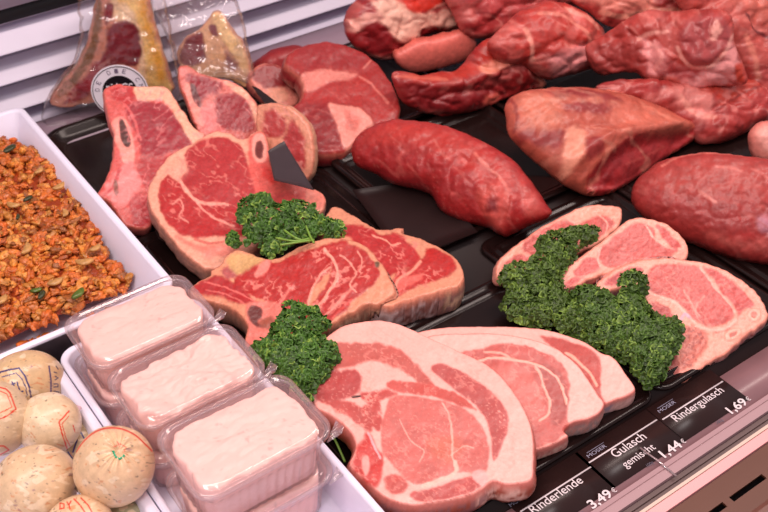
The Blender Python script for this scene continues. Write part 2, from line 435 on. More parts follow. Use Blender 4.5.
def tube(pts, rad, n=8, caps=True):
    P = [Vector(p) for p in pts]; rings = []
    for i, p in enumerate(P):
        t = (P[min(i+1, len(P)-1)]-P[max(i-1, 0)]).normalized(); a = t.orthogonal().normalized(); b = t.cross(a)
        rr = rad[i] if hasattr(rad, '__len__') else rad
        rings.append([tuple(p+(a*math.cos(2*math.pi*k/n)+b*math.sin(2*math.pi*k/n))*rr) for k in range(n)])
    # keep the rings aligned
    for i in range(1, len(rings)):
        best = min(range(n), key=lambda s: (Vector(rings[i][s])-Vector(rings[i-1][0])).length); rings[i] = rings[i][best:]+rings[i][:best]
    return loft(rings, caps, caps)
def join(parts):
    V = []; F = []
    for v, f in parts:
        o = len(V); V += list(v); F += [tuple(i+o for i in q) for q in f]
    return V, F
def lettering(name, txt, origin, width, mat, parent=None, xdir=(1,0,0), ydir=(0,1,0), bold=0.0, height=None, z=.0003):
    cu = bpy.data.curves.new('t', 'FONT'); cu.body = txt; cu.size = 1; cu.extrude = .01; cu.offset = bold
    ob = bpy.data.objects.new('t', cu); COL.objects.link(ob)
    bpy.context.view_layer.update()
    me = bpy.data.meshes.new_from_object(ob.evaluated_get(bpy.context.evaluated_depsgraph_get()))
    bpy.data.objects.remove(ob); bpy.data.curves.remove(cu)
    n = len(me.vertices); co = np.zeros(n*3); me.vertices.foreach_get('co', co); co = co.reshape(-1, 3)
    F = [tuple(p.vertices) for p in me.polygons]; bpy.data.meshes.remove(me)
    s = width/(co[:,0].max()-co[:,0].min()); co[:,0] -= co[:,0].min()
    sy = s if height is None else height/(co[:,1].max())
    xd = np.array(xdir, float); yd = np.array(ydir, float); nd = np.cross(xd, yd)
    V = np.array(origin)+co[:,0:1]*s*xd+co[:,1:2]*sy*yd+(co[:,2:3]+.01)*s*.5*nd
    return mesh_obj(name, V, F, mat, parent=parent, flat=True)

# ================================================================ THE SETTING
floor = mesh_obj('floor', *box_vf(-.5, 2.3, .345, 1.6, -.02, 0), M_DECK); tag(floor, kind='structure')
M_LEDGE = mat_plain('satin_steel_ledge', (150, 128, 142), rough=.3, noise=.06, nscale=20)
ledge = mesh_obj('trim_1', *box_vf(-.5, 1.5, 1.0, 1.085, 0, .003), M_LEDGE); tag(ledge, kind='structure')
YB = 1.085
zs = [float(WY(0, py, YB)[2]) for py in (107, 77, 47, 17)]
pitch = (zs[3]-zs[0])/3
wall = mesh_obj('wall_back', *box_vf(-.6, 2.3, YB+.03, YB+.05, 0, .6), M_GAP); tag(wall, kind='structure')
zk = [zs[0]+pitch*k for k in range(-3, 4)]
for z in zk[:6]:
    p = pitch
    if z+p < .004: continue
    prof = [(YB+.022, z+p*.95), (YB-.012, z+p*.93), (YB+.002, z+p*.70), (YB-.003, z+p*.67), (YB-.024, z+p*.13), (YB-.0245, z+p*.10), (YB-.021, z+p*.085), (YB+.022, z+p*.06)]
    V, F = extrude_x([(y, max(zz, .0035)) for y, zz in prof], -.6, 1.5)
    mesh_obj('slat', V, F, M_SLAT, parent=wall, flat=True)
zt = zk[6]+.016
mesh_obj('dark_joint', *box_vf(-.6, 1.5, YB-.013, YB+.03, zk[6]-pitch*.05, zk[6]+.014), M_GAP, parent=wall)
mesh_obj('upper_panel', *extrude_x([(YB+.03, zt+.15), (YB+.02, zt+.15), (YB-.018, zt), (YB+.03, zt)], -.6, 1.5), M_SLAT, parent=wall)

# front strip, rail and grille in front of the deck
M_STRIP = mat_plain('mauve_label_strip', (136, 100, 104), rough=.3, noise=.08, nscale=30)
M_RAIL = mat_plain('pale_mauve_rail', (176, 142, 146), rough=.28, noise=.05, nscale=10, stretch=(.1, 6, 6))
M_CHAN = mat_plain('brown_grey_channel', (96, 76, 74), rough=.4, noise=.12, nscale=15, stretch=(.1, 8, 8))
M_CREAM = mat_plain('cream_lip', (215, 190, 175), rough=.35)
M_PINKR = mat_plain('pink_rail', (240, 165, 165), rough=.35)
M_GRILL = mat_plain('bronze_grille_panel', (92, 54, 40), rough=.4, noise=.15, nscale=6, metal=.2)
o = mesh_obj('trim_2', *extrude_x([(.345, -.02), (.345, .0015), (.307, .0015), (.307, -.02)], -.1, 1.6), M_STRIP); tag(o, kind='structure')
rail = mesh_obj('trim_3', *extrude_x([(.3075, -.02), (.3075, .003), (.3035, .0035), (.3032, .0026), (.3026, .0026), (.3023, .0035), (.2955, .0035), (.2953, -.02)], -.1, 1.6), M_RAIL, flat=True); tag(rail, kind='structure')
o = mesh_obj('trim_4', *extrude_x([(.2950, -.02), (.2950, .000), (.292, .000), (.2915, .0012), (.2908, .0012), (.2905, -.0005), (.2872, -.0005), (.2872, -.02)], -.1, 1.6), M_CHAN, flat=True); tag(o, kind='structure')
o = mesh_obj('trim_5', *extrude_x([(.2870, -.02), (.2870, .0018), (.2845, .0018), (.2845, -.02)], -.1, 1.6), M_CREAM, flat=True); tag(o, kind='structure')
o = mesh_obj('trim_6', *extrude_x([(.2842, -.02), (.2842, .0008), (.2765, -.0006), (.2760, -.02)], -.1, 1.6), M_PINKR, flat=True); tag(o, kind='structure')
# grille: a plate with real slots
xs0 = float(W(731, 497)[0]); xs1 = float(W(763, 473)[0]); sl = xs1-xs0; gap = float(xs0-W(725, 502)[0])
ya, yb_ = .2535, .2585
parts = [box_vf(-.1, 1.6, yb_, .2755, -.004, -.002), box_vf(-.1, 1.6, .10, ya, -.004, -.002)]
x = xs0-(sl+gap)*12
while x < 1.3:
    parts.append(box_vf(x+sl, x+sl+gap, ya, yb_, -.004, -.002)); x += sl+gap
grille = mesh_obj('trim_7', *join(parts), M_GRILL, flat=True); tag(grille, kind='structure')
o = mesh_obj('trim_8', *box_vf(-.1, 1.6, .10, .276, -.03, -.022), mat_plain('dark_duct', (12, 10, 12), rough=.7)); tag(o, kind='structure')
o = mesh_obj('trim_9', *extrude_x([(.240, -.002), (.236, .001), (.20, .002), (.20, -.002)], -.1, 1.6), mat_plain('brown_front_lip', (110, 72, 62), rough=.35, noise=.1, nscale=20), flat=True); tag(o, kind='structure')

# price cards
def price_card(name, label, l0, l1, texts, price, logo, hundred):
    a = W(*l0, .002); b = W(*l1, .002)
    x0 = float(a[0])-.002; x1 = float(b[0])+.0022; yt = .347; yl = float((a[1]+b[1])/2)
    root = empty(name, ((x0+x1)/2, .33, .0016), label, 'price card', 'price cards along the front strip')
    mesh_obj('card', *box_vf(x0-.0005, x1-.0004, .3135, yt+.008, .0018, .0026), M_CARD, parent=root)
    z = .0028
    mesh_obj('line', *box_vf(float(a[0]), float(b[0]), yl-.0006, yl+.0006, .0026, z), M_TEXT, parent=root)
    for t, p0, p1 in texts:
        q0, q1 = W(*p0, z), W(*p1, z); lettering('product_name', t, q0, float(q1[0]-q0[0]), M_TEXT, root)
    t, p0, p1 = price; q0, q1 = W(*p0, z), W(*p1, z); wd = float(q1[0]-q0[0])
    lettering('price', t, q0, wd, M_TEXT, root, bold=.018, height=.0078)
    lettering('euro_sign', '€', q0+np.array([wd+.002, .0012, 0]), .0035, M_TEXT, root)
    q = W(*hundred, z); lettering('quantity', '100g', q, .0068, M_TEXTB, root)
    q0, q1 = W(*logo[0], z), W(*logo[1], z); lettering('logo', 'MOSER', q0, float(q1[0]-q0[0])*.95, M_TEXTL, root, height=.0032)
    mesh_obj('logo_line', *box_vf(float(q0[0])+.002, float(q1[0]), float(q0[1])+.0045, float(q0[1])+.0049, .0026, z), M_TEXTL, parent=root)
    return root
price_card('price_card', 'dark price card for Rinderlende at 3,49 euro', (519, 511), (592, 468.6), [('Rinderlende', (534, 514), (586, 484))], ('3,49', (593, 509), (614, 496)), ((511, 507), (530, 497)), (578, 517))
price_card('price_card', 'dark price card for mixed Gulasch at 1,44 euro', (588, 462.5), (657.6, 421), [('Gulasch', (616, 458), (646, 437)), ('gemischt', (626, 468), (656, 448))], ('1,44', (665, 458), (683, 446)), ((589, 458), (608, 446)), (648, 467))
price_card('price_card', 'dark price card for Rindergulasch at 1,69 euro', (662, 420), (723, 382), [('Rindergulasch', (677, 422), (724, 391))], ('1,69', (732, 414), (748, 403)), ((660, 413), (677, 402)), (718, 424))
M_STREAK = mat_clear('glass_reflection_streak', haze=.35, hazec=(240, 205, 210), gloss=.3)  # clear rod added to imitate a reflection streak on the front glass
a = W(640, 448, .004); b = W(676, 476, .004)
tag(mesh_obj('reflection_streak', *tube([tuple(a), tuple((a+b)/2+np.array([0, 0, .0012])), tuple(b)], .0009, 8), M_STREAK), 'rod imitating a front-glass reflection divider lying across the price strip below the Gulasch price', 'streak')

# ================================================================ TRAYS
tray('display_tray', 'black tray under the two raw beef steaks in the middle', .268, .493, .562, .80, .006, M_TRAY, group=None)
tray('display_tray', 'black tray under the fanned pork chops at the front', .272, .538, .358, .552, .0045, M_TRAY)
tray('display_tray', 'black tray under the lamb chops at the right', .540, .714, .358, .60, .0045, M_TRAY)
tray('display_tray', 'black tray at the right edge under the smooth round roast', .718, 1.00, .358, .62, .0045, M_TRAY)
tray('display_tray', 'black tray under the long curved lean roast', .500, .714, .610, .80, .010, M_TRAY)
tray('display_tray', 'black tray under the fat covered roast', .720, 1.00, .630, .80, .010, M_TRAY)
tray('display_tray', 'black tray under the bone slices near the back', .40, .70, .81, 1.0, .010, M_TRAY)
tray('display_tray', 'black tray under the pile of large joints', .71, 1.25, .81, 1.0, .010, M_TRAY)
tray('display_tray', 'black tray beside the salad tray under the standing T-bone steak', .265, .395, .81, 1.02, .014, M_TRAY, r=.03)
tray('food_tray', 'deep white tray heaped with orange marinated meat and mushrooms', -.16, .262, .668, 1.030, .048, M_WHITE, r=.012, lip=.006, slope=.014)
tray('food_tray', 'white tray holding the round sausages', -.12, .1426, .30, .660, .046, M_WHITE, r=.018, lip=.007, slope=.006)
tray('food_tray', 'white tray holding the clear boxes of pink spread', .1428, .2685, .33, .652, .046, M_WHITE, r=.016, lip=.0055, slope=.001, t=.001)

# dark interleaf sheets between pieces
def sheet(label, pts, z, curl=.004, mat=None):
    P = np.array([W(x, y, z) for x, y in pts]); n = 8; V = []; F = []
    for k, off in ((0, 0), (1, -.0006)):
        for i in range(n+1):
            for j in range(n+1):
                u, v = i/n, j/n
                q = P[0]*(1-u)*(1-v)+P[1]*u*(1-v)+P[2]*u*v+P[3]*(1-u)*v
                V.append(q+np.array([0, 0, off+curl*math.sin(u*3)*abs(v-.4)]))
    m = (n+1)**2
    for i in range(n):
        for j in range(n):
            a = i*(n+1)+j; F.append((a, a+n+1, a+n+2, a+1)); F.append((m+a, m+a+1, m+a+n+2, m+a+n+1))
    for i in range(n):
        for a, b in ((i*(n+1), (i+1)*(n+1)), ((i+1)*(n+1)+n, i*(n+1)+n), (i+1, i), (n*(n+1)+i, n*(n+1)+i+1)): F.append((a, b, m+b, m+a))
    return tag(mesh_obj('interleaf_sheet', V, F, mat or M_SHEETD), label, 'sheet')
sheet('dark satin sheet sticking out from under the long curved roast', [(352, 190), (430, 180), (478, 232), (405, 262)], .013, .002)

# ================================================================ MEAT
RED = (196, 58, 56); RED2 = (176, 46, 50); PINK = (232, 122, 112); FAT = (232, 164, 136); CREAM = (240, 190, 160); PALE = (245, 172, 160)
# ---- big joints at the back, lowest first
roastbg = dict(hlow=.03)
blob('beef_joint', 'large smooth pale red joint in the top right corner behind the pile', 'meat', [(670,-30),(740,-45),(820,-30),(830,60),(800,110),(760,98),(735,60),(715,40),(690,20)],
     [(760,98,.03),(820,80,.03),(740,-20,.13)], .03, (205,92,84),
     [('P',None,(222,120,105),14,6,[(700,-20),(800,-30),(800,40),(750,30)]),('L',(120,36,40),1.6,.9,[(733,20),(745,35),(760,43),(780,50)]),('L',(235,160,140),3,.5,[(735,40),(745,60),(752,80)])], lump=.004)
blob('beef_joint', 'pale streaky joint lying across the top edge above the veined shoulder piece', 'meat', [(560,-25),(640,-40),(720,-30),(735,5),(715,22),(680,30),(640,26),(612,28),(590,14),(570,0)],
     [(640,30,.07),(700,30,.07),(640,-30,.13)], .022, (205,80,78),
     [('P',None,(235,150,135),5,4,[(585,-10),(640,-12),(650,4),(615,10),(590,4)]),('V',(240,160,145),.7,20,.86,None,.3,2),('L',(240,170,150),4,.8,[(600,12),(620,16),(650,10),(690,12)])])
blob('beef_joint', 'dark red joint at the top edge left of the light red shoulder', 'meat', [(440,-30),(520,-45),(590,-35),(592,0),(560,8),(520,24),(490,38),(465,34),(455,16)],
     [(480,38,.05),(540,20,.05),(500,-30,.11)], .025, (188,62,64),
     [('P',None,(205,82,84),8,5,[(450,-10),(540,-20),(545,5),(500,14),(462,8)]),('L',(150,40,45),2,.7,[(468,14),(500,18),(535,10),(560,0)]),('V',(225,130,125),.5,18,.88,None,.2,2)])
blob('beef_joint', 'red joint with a thick cream fat patch at the top edge beside the steel slats', 'meat', [(345,22),(351,8),(362,-4),(385,-25),(440,-30),(472,-20),(474,8),(462,26),(440,32),(418,40),(400,52),(384,60),(366,54),(350,42)],
     [(380,60,.03),(450,38,.03),(400,-20,.11)], .028, (176,44,50),
     [('P','fat_patch',(238,196,178),2.5,5,[(366,2),(388,-6),(402,8),(424,12),(440,8),(450,16),(452,28),(436,26),(416,28),(404,38),(388,38),(372,26)],1.5),
      ('P','fat_patch',(236,180,168),2,4,[(350,18),(364,10),(374,16),(362,22),(352,32),(346,26)],1),
      ('P',None,(232,64,48),2,3,[(382,-10),(420,-12),(432,0),(420,8),(404,10),(390,2)]),
      ('L',(238,180,165),3,.8,[(418,10),(432,2),(448,0),(458,-6)]),
      ('P',None,(160,34,42),3,3,[(356,26),(372,22),(388,40),(402,42),(384,54),(366,50)]),
      ('L',(240,180,170),2.5,.7,[(350,46),(366,54),(384,58),(404,50),(416,42)])])
blob('fat_trimming', 'small pale pink trimming lying between the fat patched joint and the dark front joint', 'meat', [(394,58),(400,48),(418,40),(440,36),(462,30),(476,40),(468,56),(450,64),(425,70),(405,70)],
     [(405,70,.02),(465,58,.02),(430,36,.06)], .016, (222,110,98),
     [('P','fat_patch',(238,170,150),3,4,[(398,58),(415,46),(430,50),(440,58),(420,66),(404,66)],1),('P','fat_patch',(244,160,120),3,4,[(440,40),(460,34),(470,42),(456,50),(444,50)],1),('P',None,(150,40,44),3,3,[(430,46),(444,46),(446,60),(432,60)])])
blob('beef_joint', 'light red shoulder joint with pale membrane in the top middle', 'meat', [(488,44),(500,30),(520,12),(545,1),(572,6),(596,22),(608,42),(604,62),(588,70),(566,76),(545,80),(525,66),(500,62)],
     [(545,80,.03),(590,68,.03),(540,0,.11)], .03, (208,70,62),
     [('P',None,(226,110,104),7,5,[(550,10),(575,16),(590,40),(585,60),(560,66),(545,56),(568,48),(575,34)]),
      ('P','membrane',(226,150,152),5,5,[(540,58),(560,48),(582,44),(584,58),(562,72),(545,76)]),
      ('L',(240,170,155),3,.8,[(518,30),(522,46),(526,60)]),('L',(240,160,145),3,.7,[(532,14),(552,16),(572,32),(582,48)]),
      ('L',(240,175,160),4,.7,[(560,10),(580,18),(590,28)]),('V',(236,150,140),.4,16,.9,None,.8,2)],
     shape=[('l',[(520,14),(526,40),(532,70)],8,-.004)])
blob('beef_joint', 'dark red boned joint with an orange fat edge in front of the trimmings', 'meat', [(392,74),(404,71),(420,75),(440,72),(458,70),(472,54),(488,38),(500,44),(512,54),(528,56),(541,74),(544,86),(530,92),(515,96),(500,100),(485,108),(466,113),(440,116),(415,110),(400,98)],
     [(440,116,.008),(520,94,.008),(450,68,.055)], .022, (172,42,44),
     [('P',None,(206,64,52),3,4,[(396,74),(440,72),(470,60),(486,40),(498,48),(496,60),(470,72),(440,80),(405,80)]),
      ('P','fat_strip',(240,150,128),2,3,[(472,66),(486,60),(508,55),(524,56),(534,66),(544,82),(538,86),(526,70),(514,62),(498,64),(482,72)],1),
      ('L',(236,130,110),2,.7,[(394,76),(410,76),(440,78)]),('P',None,(150,34,40),6,5,[(400,84),(440,88),(480,90),(470,108),(430,110),(405,100)]),
      ('P',None,(228,110,96),3,4,[(480,94),(494,92),(492,102),(480,104)])],
     shape=[('l',[(400,80),(440,82),(475,74),(500,66)],5,.004)])
blob('beef_joint', 'long veined dark pink joint under the shoulder chunk at the right', 'meat', [(596,90),(604,82),(630,80),(680,84),(740,80),(800,82),(810,105),(775,118),(750,130),(728,141),(706,144),(690,134),(668,116),(640,104),(612,96)],
     [(700,144,.01),(780,118,.01),(640,80,.06)], .026, (190,66,64),
     [('P','membrane',(228,140,134),5,5,[(660,96),(690,92),(704,110),(700,128),(684,118),(664,106)]),
      ('P',None,(206,76,62),4,5,[(690,90),(740,86),(770,84),(745,100),(712,116),(704,104)]),
      ('L',(236,165,152),3,.7,[(672,104),(690,120),(706,124)]),('L',(130,36,42),1.8,.7,[(708,118),(722,108),(740,98),(768,88)]),('V',(232,150,145),.6,14,.86,None,.2,1.6)])
blob('beef_joint', 'chunky veined shoulder piece on top of the pile at the right', 'meat', [(585,48),(598,38),(614,28),(632,16),(650,10),(672,12),(700,9),(726,11),(733,24),(735,44),(744,66),(748,80),(738,86),(712,86),(690,88),(664,86),(646,80),(634,72),(618,72),(602,76),(590,66)],
     [(612,76,.05),(720,90,.05),(660,10,.125)], .028, (200,76,70),
     [('P',None,(186,74,70),4,5,[(590,48),(640,36),(648,62),(634,72),(606,74),(592,64)]),
      ('P','lean_lobe',(186,82,84),3,4,[(682,22),(700,12),(722,16),(730,30),(722,46),(706,58),(690,60),(682,48)],1),
      ('P','membrane',(232,158,158),4,6,[(640,36),(660,40),(668,52),(684,60),(706,62),(724,50),(732,36),(742,74),(730,82),(700,84),(664,76),(652,70),(648,56)]),
      ('P',None,(206,96,98),4,5,[(668,54),(684,62),(700,66),(690,76),(668,70)]),
      ('L',(240,178,168),3,.9,[(678,42),(684,54),(694,62),(712,60),(724,48),(732,34)]),
      ('L',(240,180,170),3,.8,[(640,36),(652,30),(668,28)]),('L',(240,170,165),2.5,.8,[(650,40),(662,50),(654,66)]),
      ('P','membrane',(238,176,166),2,4,[(708,28),(716,18),(722,26),(714,34)]),('P',None,(222,80,60),2,3,[(734,62),(742,64),(744,78),(736,80)]),
      ('P',None,(224,110,100),3,3,[(642,76),(670,72),(680,80),(660,86),(646,84)])],
     shape=[('p',[(680,20),(725,14),(732,40),(700,60),(684,52)],8,.006),('l',[(592,44),(640,30),(652,60)],7,-.004)])
# ---- shin slices with bone
blob('shin_slice', 'dark red shin slice at the back against the steel ledge', 'meat', [(246,74),(254,62),(268,52),(285,46),(300,46),(312,56),(308,70),(292,76),(270,76)],
     [(260,76,.012),(300,74,.012),(280,46,.045)], .016, (160,42,48), [('P',None,(178,54,58),4,3,[(262,56),(292,50),(300,62),(276,68)])], lump=.002)
slab('shin_slice', 'thick shin slice of beef with a large pale marrow bone behind the curved roast', 'meat',
     [(285,62),(292,50),(310,42),(335,41),(358,48),(378,62),(390,78),(398,96),(400,116),(392,122),(370,128),(358,140),(345,151),(326,154),(304,150),(294,140),(290,120),(284,108),(300,100),(304,86),(298,74)],
     [(330,150,.022),(395,118,.022),(320,44,.07)], .022, (184,56,56), (150,40,44),
     [('P',None,(196,62,60),4,4,[(300,100),(310,82),(350,74),(380,90),(392,112),(376,124),(356,110),(330,102)]),
      ('P',None,(164,48,52),4,4,[(290,112),(316,104),(328,108),(336,126),(342,146),(322,152),(300,146)]),
      ('P','fat_strip',(236,150,140),2,3,[(303,74),(320,69),(345,70),(358,74),(345,80),(325,84),(308,92),(303,86)],.8),
      ('P','marrow_bone',(240,162,150),1.6,2,[(328,105),(344,106),(360,110),(374,124),(366,134),(356,142),(350,150),(342,146),(340,134),(334,120)],1.2),
      ('P',None,(232,130,118),3,3,[(345,112),(360,118),(356,130),(346,128)]),
      ('P',None,(178,56,60),4,4,[(300,48),(340,44),(366,56),(360,68),(330,66),(304,66)]),
      ('L',(236,140,130),1.8,.8,[(360,76),(374,88),(388,104)]),('L',(236,150,140),1.4,.7,[(364,68),(372,60)]),('V',(230,130,124),.35,12,.9,None,.5,2)],
     part0='lean', rnd=.004, lump=.0035, res=1.1, bulge=.002)
slab('shin_slice', 'small round shin slice half fat half lean beside the yellow fat pack', 'meat', [(250,72),(258,64),(272,62),(286,68),(297,80),(302,94),(296,106),(282,110),(268,100),(256,90),(250,82)],
     [(270,104,.02),(300,96,.02),(262,64,.05)], .015, (238,148,132), (200,96,90),
     [('P','lean',(164,44,48),2,3,[(256,68),(270,63),(284,70),(288,84),(274,88),(258,84),(252,76)]),('P','lean',(190,66,64),2,3,[(286,72),(296,86),(294,92),(286,82)]),('P',None,(246,176,150),2,2,[(268,90),(284,88),(288,98),(276,102)])],
     rnd=.005, res=1.2)
# ---- the three whole roasts
blob('beef_roast', 'fat covered beef roast with a dark red cut corner, right of centre', 'meat', [(507,118),(506,104),(514,95),(532,91),(560,89),(590,91),(622,96),(652,106),(680,119),(699,129),(690,143),(668,156),(645,172),(618,190),(598,196),(582,193),(566,184),(546,168),(520,146),(510,134)],
     [(595,196,.008),(690,140,.012),(560,90,.075)], .030, (206,104,86),
     [('P','cut_face',(176,44,48),2.5,4,[(584,192),(582,180),(596,164),(612,150),(632,144),(660,140),(695,132),(690,143),(668,156),(645,172),(618,190),(598,197)]),
      ('P',None,(158,36,42),4,4,[(596,176),(604,160),(616,158),(612,176),(600,190)]),
      ('P',None,(164,58,58),3,5,[(541,98),(560,94),(600,102),(610,112),(580,108),(548,106)]),
      ('P',None,(168,60,60),3,5,[(554,114),(580,112),(610,120),(606,128),(575,124),(556,122)]),
      ('P',None,(168,62,60),3,4,[(514,136),(540,138),(556,146),(552,156),(530,150)]),
      ('P',None,(172,62,60),2.5,3,[(570,150),(584,150),(588,162),(578,170),(570,162)]),
      ('P','fat_patch',(232,160,136),3,4,[(556,142),(570,140),(572,156),(566,172),(560,180),(552,160)]),
      ('P',None,(222,132,108),8,6,[(515,100),(545,108),(548,134),(520,132)]),
      ('P',None,(224,126,106),8,6,[(600,116),(650,118),(680,130),(640,140),(600,136)]),
      ('L',(150,44,46),2,.7,[(508,100),(512,118),(512,134)]),('L',(200,80,76),1.6,.8,[(618,170),(640,160),(660,150)]),
      ('V',(236,168,146),.35,16,.86,None,.3,2.5)],
     shape=[('l',[(566,168),(590,150),(630,140),(690,130)],7,.006),('p',[(584,192),(598,166),(640,146),(692,134),(640,180)],6,-.008)], lump=.003, seed=412)
blob('beef_roast', 'smooth round deep red roast at the right edge', 'meat', [(631,198),(634,184),(645,172),(662,161),(685,156),(712,154),(745,157),(780,163),(812,178),(824,205),(818,232),(800,252),(780,264),(755,264),(726,257),(700,247),(672,236),(650,222),(636,210)],
     [(700,250,.006),(780,264,.006),(720,154,.07)], .034, (180,60,58),
     [('P',None,(196,78,72),12,6,[(650,180),(700,162),(760,168),(780,200),(720,210),(670,200)]),
      ('L',(232,140,128),1.8,.7,[(660,170),(680,160),(700,157),(740,158)]),('L',(234,150,140),2.2,.8,[(696,198),(704,204),(712,209)]),('L',(232,140,132),2.4,.7,[(714,174),(728,175),(738,178)]),
      ('L',(225,120,112),2,.6,[(748,176),(766,186)]),('P',None,(200,54,52),3,4,[(720,244),(745,238),(760,246),(740,252)]),('P','membrane',(206,140,160),3,3,[(752,226),(760,220),(772,226),(766,238),(756,236)]),
      ('P',None,(214,100,94),5,5,[(700,236),(740,244),(780,246),(780,256),(730,252)]),('V',(220,120,112),.35,18,.9,None,.4,3)], lump=.002, seed=98)
blob('beef_roast', 'long curved lean roast lying on a dark sheet in the middle', 'meat', [(353,160),(352,148),(358,136),(372,127),(392,121),(415,121),(440,125),(466,134),(492,146),(514,161),(532,182),(546,204),(552,212),(546,219),(530,226),(514,234),(504,237),(488,228),(466,223),(448,216),(438,206),(430,194),(412,188),(392,184),(376,174),(360,168)],
     [(505,237,.008),(400,186,.022),(430,122,.070)], .030, (184,44,46),
     [('P',None,(206,66,60),12,6,[(365,140),(400,126),(450,132),(500,160),(530,195),(500,190),(440,160),(390,150)]),
      ('L',(232,130,118),2.6,.8,[(480,160),(490,172),(504,184),(512,196),(508,214),(502,224)],.8),('L',(228,120,110),1.8,.6,[(440,146),(448,160),(456,168)]),('L',(225,110,104),1.6,.6,[(414,170),(424,182),(430,192)]),
      ('P','tendon_end',(224,96,88),5,5,[(486,196),(508,190),(516,210),(504,230),(488,222)]),('P',None,(150,36,40),3,3,[(492,206),(502,206),(502,216),(492,216)]),
      ('P',None,(216,96,90),5,4,[(524,190),(540,205),(544,216),(528,218)]),('P',None,(168,36,42),6,5,[(366,166),(400,172),(430,188),(450,212),(430,200),(390,184)]),
      ('S',(230,140,130),.3,2.2,.78,None),('V',(226,110,104),.5,14,.88,None,.7,2.2)],
     shape=[('l',[(430,196),(448,184),(470,170)],9,-.004),('l',[(500,186),(512,200),(504,226)],5,-.003),('p',[(484,194),(512,188),(520,214),(500,234)],6,.003)], lump=.0035, seed=77)
blob('pork_piece', 'pale pink lump cut off by the right edge above the round roast', 'meat', [(750,152),(748,138),(754,126),(768,120),(800,122),(810,150),(795,168),(768,164),(756,160)],
     [(768,164,.01),(790,166,.01),(780,120,.05)], .02, (236,150,140), [('P',None,(240,176,166),4,4,[(755,130),(780,126),(780,150),(760,150)])])
# extra: sliver of red trimming at (610,80)
# ---- T-bone steaks at the left, back ones first
slab('vacuum_packed_steak', 'dark aged steak with a thick yellow fat edge sealed behind the round sticker', 'steak',
     [(97,0),(108,-22),(132,-24),(146,-8),(154,22),(163,52),(170,76),(172,92),(150,98),(120,100),(90,104),(66,108),(50,104),(58,88),(74,70),(86,48),(92,24)],
     [(60,106,.022),(165,96,.022),(125,0,.135)], .014, (226,160,136), (190,140,100),
     [('P','yellow_fat',(255,222,140),3,3,[(118,-22),(136,-20),(144,0),(152,26),(160,52),(168,78),(170,94),(146,92),(144,66),(141,44),(136,24),(124,12),(112,0)],1),
      ('P',None,(255,196,80),5,4,[(140,-10),(148,10),(158,44),(166,76),(156,76),(148,40),(140,10)]),
      ('P',None,(255,232,190),3,3,[(112,0),(132,10),(142,40),(146,88),(138,86),(138,40),(130,24),(114,20)]),
      ('P','lean',(150,26,48),2,3,[(108,28),(118,21),(134,24),(140,36),(141,54),(136,66),(122,64),(108,66),(98,66),(104,52),(106,40)],.5),
      ('P','lean',(160,40,56),2,2,[(105,6),(112,4),(113,14),(107,24),(104,18)]),
      ('P','lean',(180,56,70),3,3,[(96,62),(106,66),(98,80),(92,92),(80,100),(64,104),(74,86),(86,76)]),
      ('P','bone_edge',(160,120,84),2,3,[(96,-6),(102,4),(101,24),(98,44),(90,62),(80,78),(62,98),(58,92),(76,70),(88,46),(93,24)]),
      ('V',(226,170,160),.6,8,.84,[(60,80),(100,60),(140,60),(110,100),(60,106)],-.8,2)], drape=False, lump=.002, seed=301)
slab('vacuum_packed_steak', 'smaller bagged steak with a split yellow fat edge next to the shin slices', 'steak',
     [(178,64),(177,52),(184,40),(196,32),(204,24),(214,12),(222,14),(232,30),(242,42),(248,56),(250,74),(246,88),(232,80),(214,78),(196,76),(184,72)],
     [(190,74,.04),(245,78,.035),(216,16,.10)], .012, (236,190,140), (214,150,110),
     [('P','yellow_fat',(255,226,160),2,2,[(212,14),(222,16),(232,32),(242,44),(247,60),(246,74),(238,66),(232,54),(226,44),(218,34)],1),
      ('P','lean',(146,36,48),2,3,[(180,62),(180,50),(188,38),(200,32),(206,42),(207,56),(200,64),(190,66)],.4),('P','lean',(150,40,50),1.5,2,[(210,26),(217,26),(218,36),(212,34)]),
      ('P','lean',(176,90,84),3,3,[(226,52),(236,62),(236,72),(226,64)]),('P',None,(240,198,150),2,2,[(204,28),(210,40),(222,66),(214,72),(206,56)])], drape=False, lump=.002, seed=322)
slab('beef_steak', 'round beef steak with a pale fat ring standing behind the big T-bone', 'steak',
     [(256,110),(262,104),(278,104),(295,111),(307,124),(313,142),(313,164),(306,180),(296,182),(282,172),(268,158),(258,140)],
     [(300,182,.015),(270,170,.02),(280,106,.075)], .014, FAT, (214,160,130),
     [('P','lean',(206,72,72),2.5,3,[(264,112),(276,111),(284,118),(286,130),(276,138),(264,134)]),('P','lean',(204,64,66),2.5,3,[(290,122),(298,128),(305,144),(305,164),(298,170),(288,156),(284,140)]),('V',(240,170,160),.6,9,.85,None,.8,2)], seed=340)
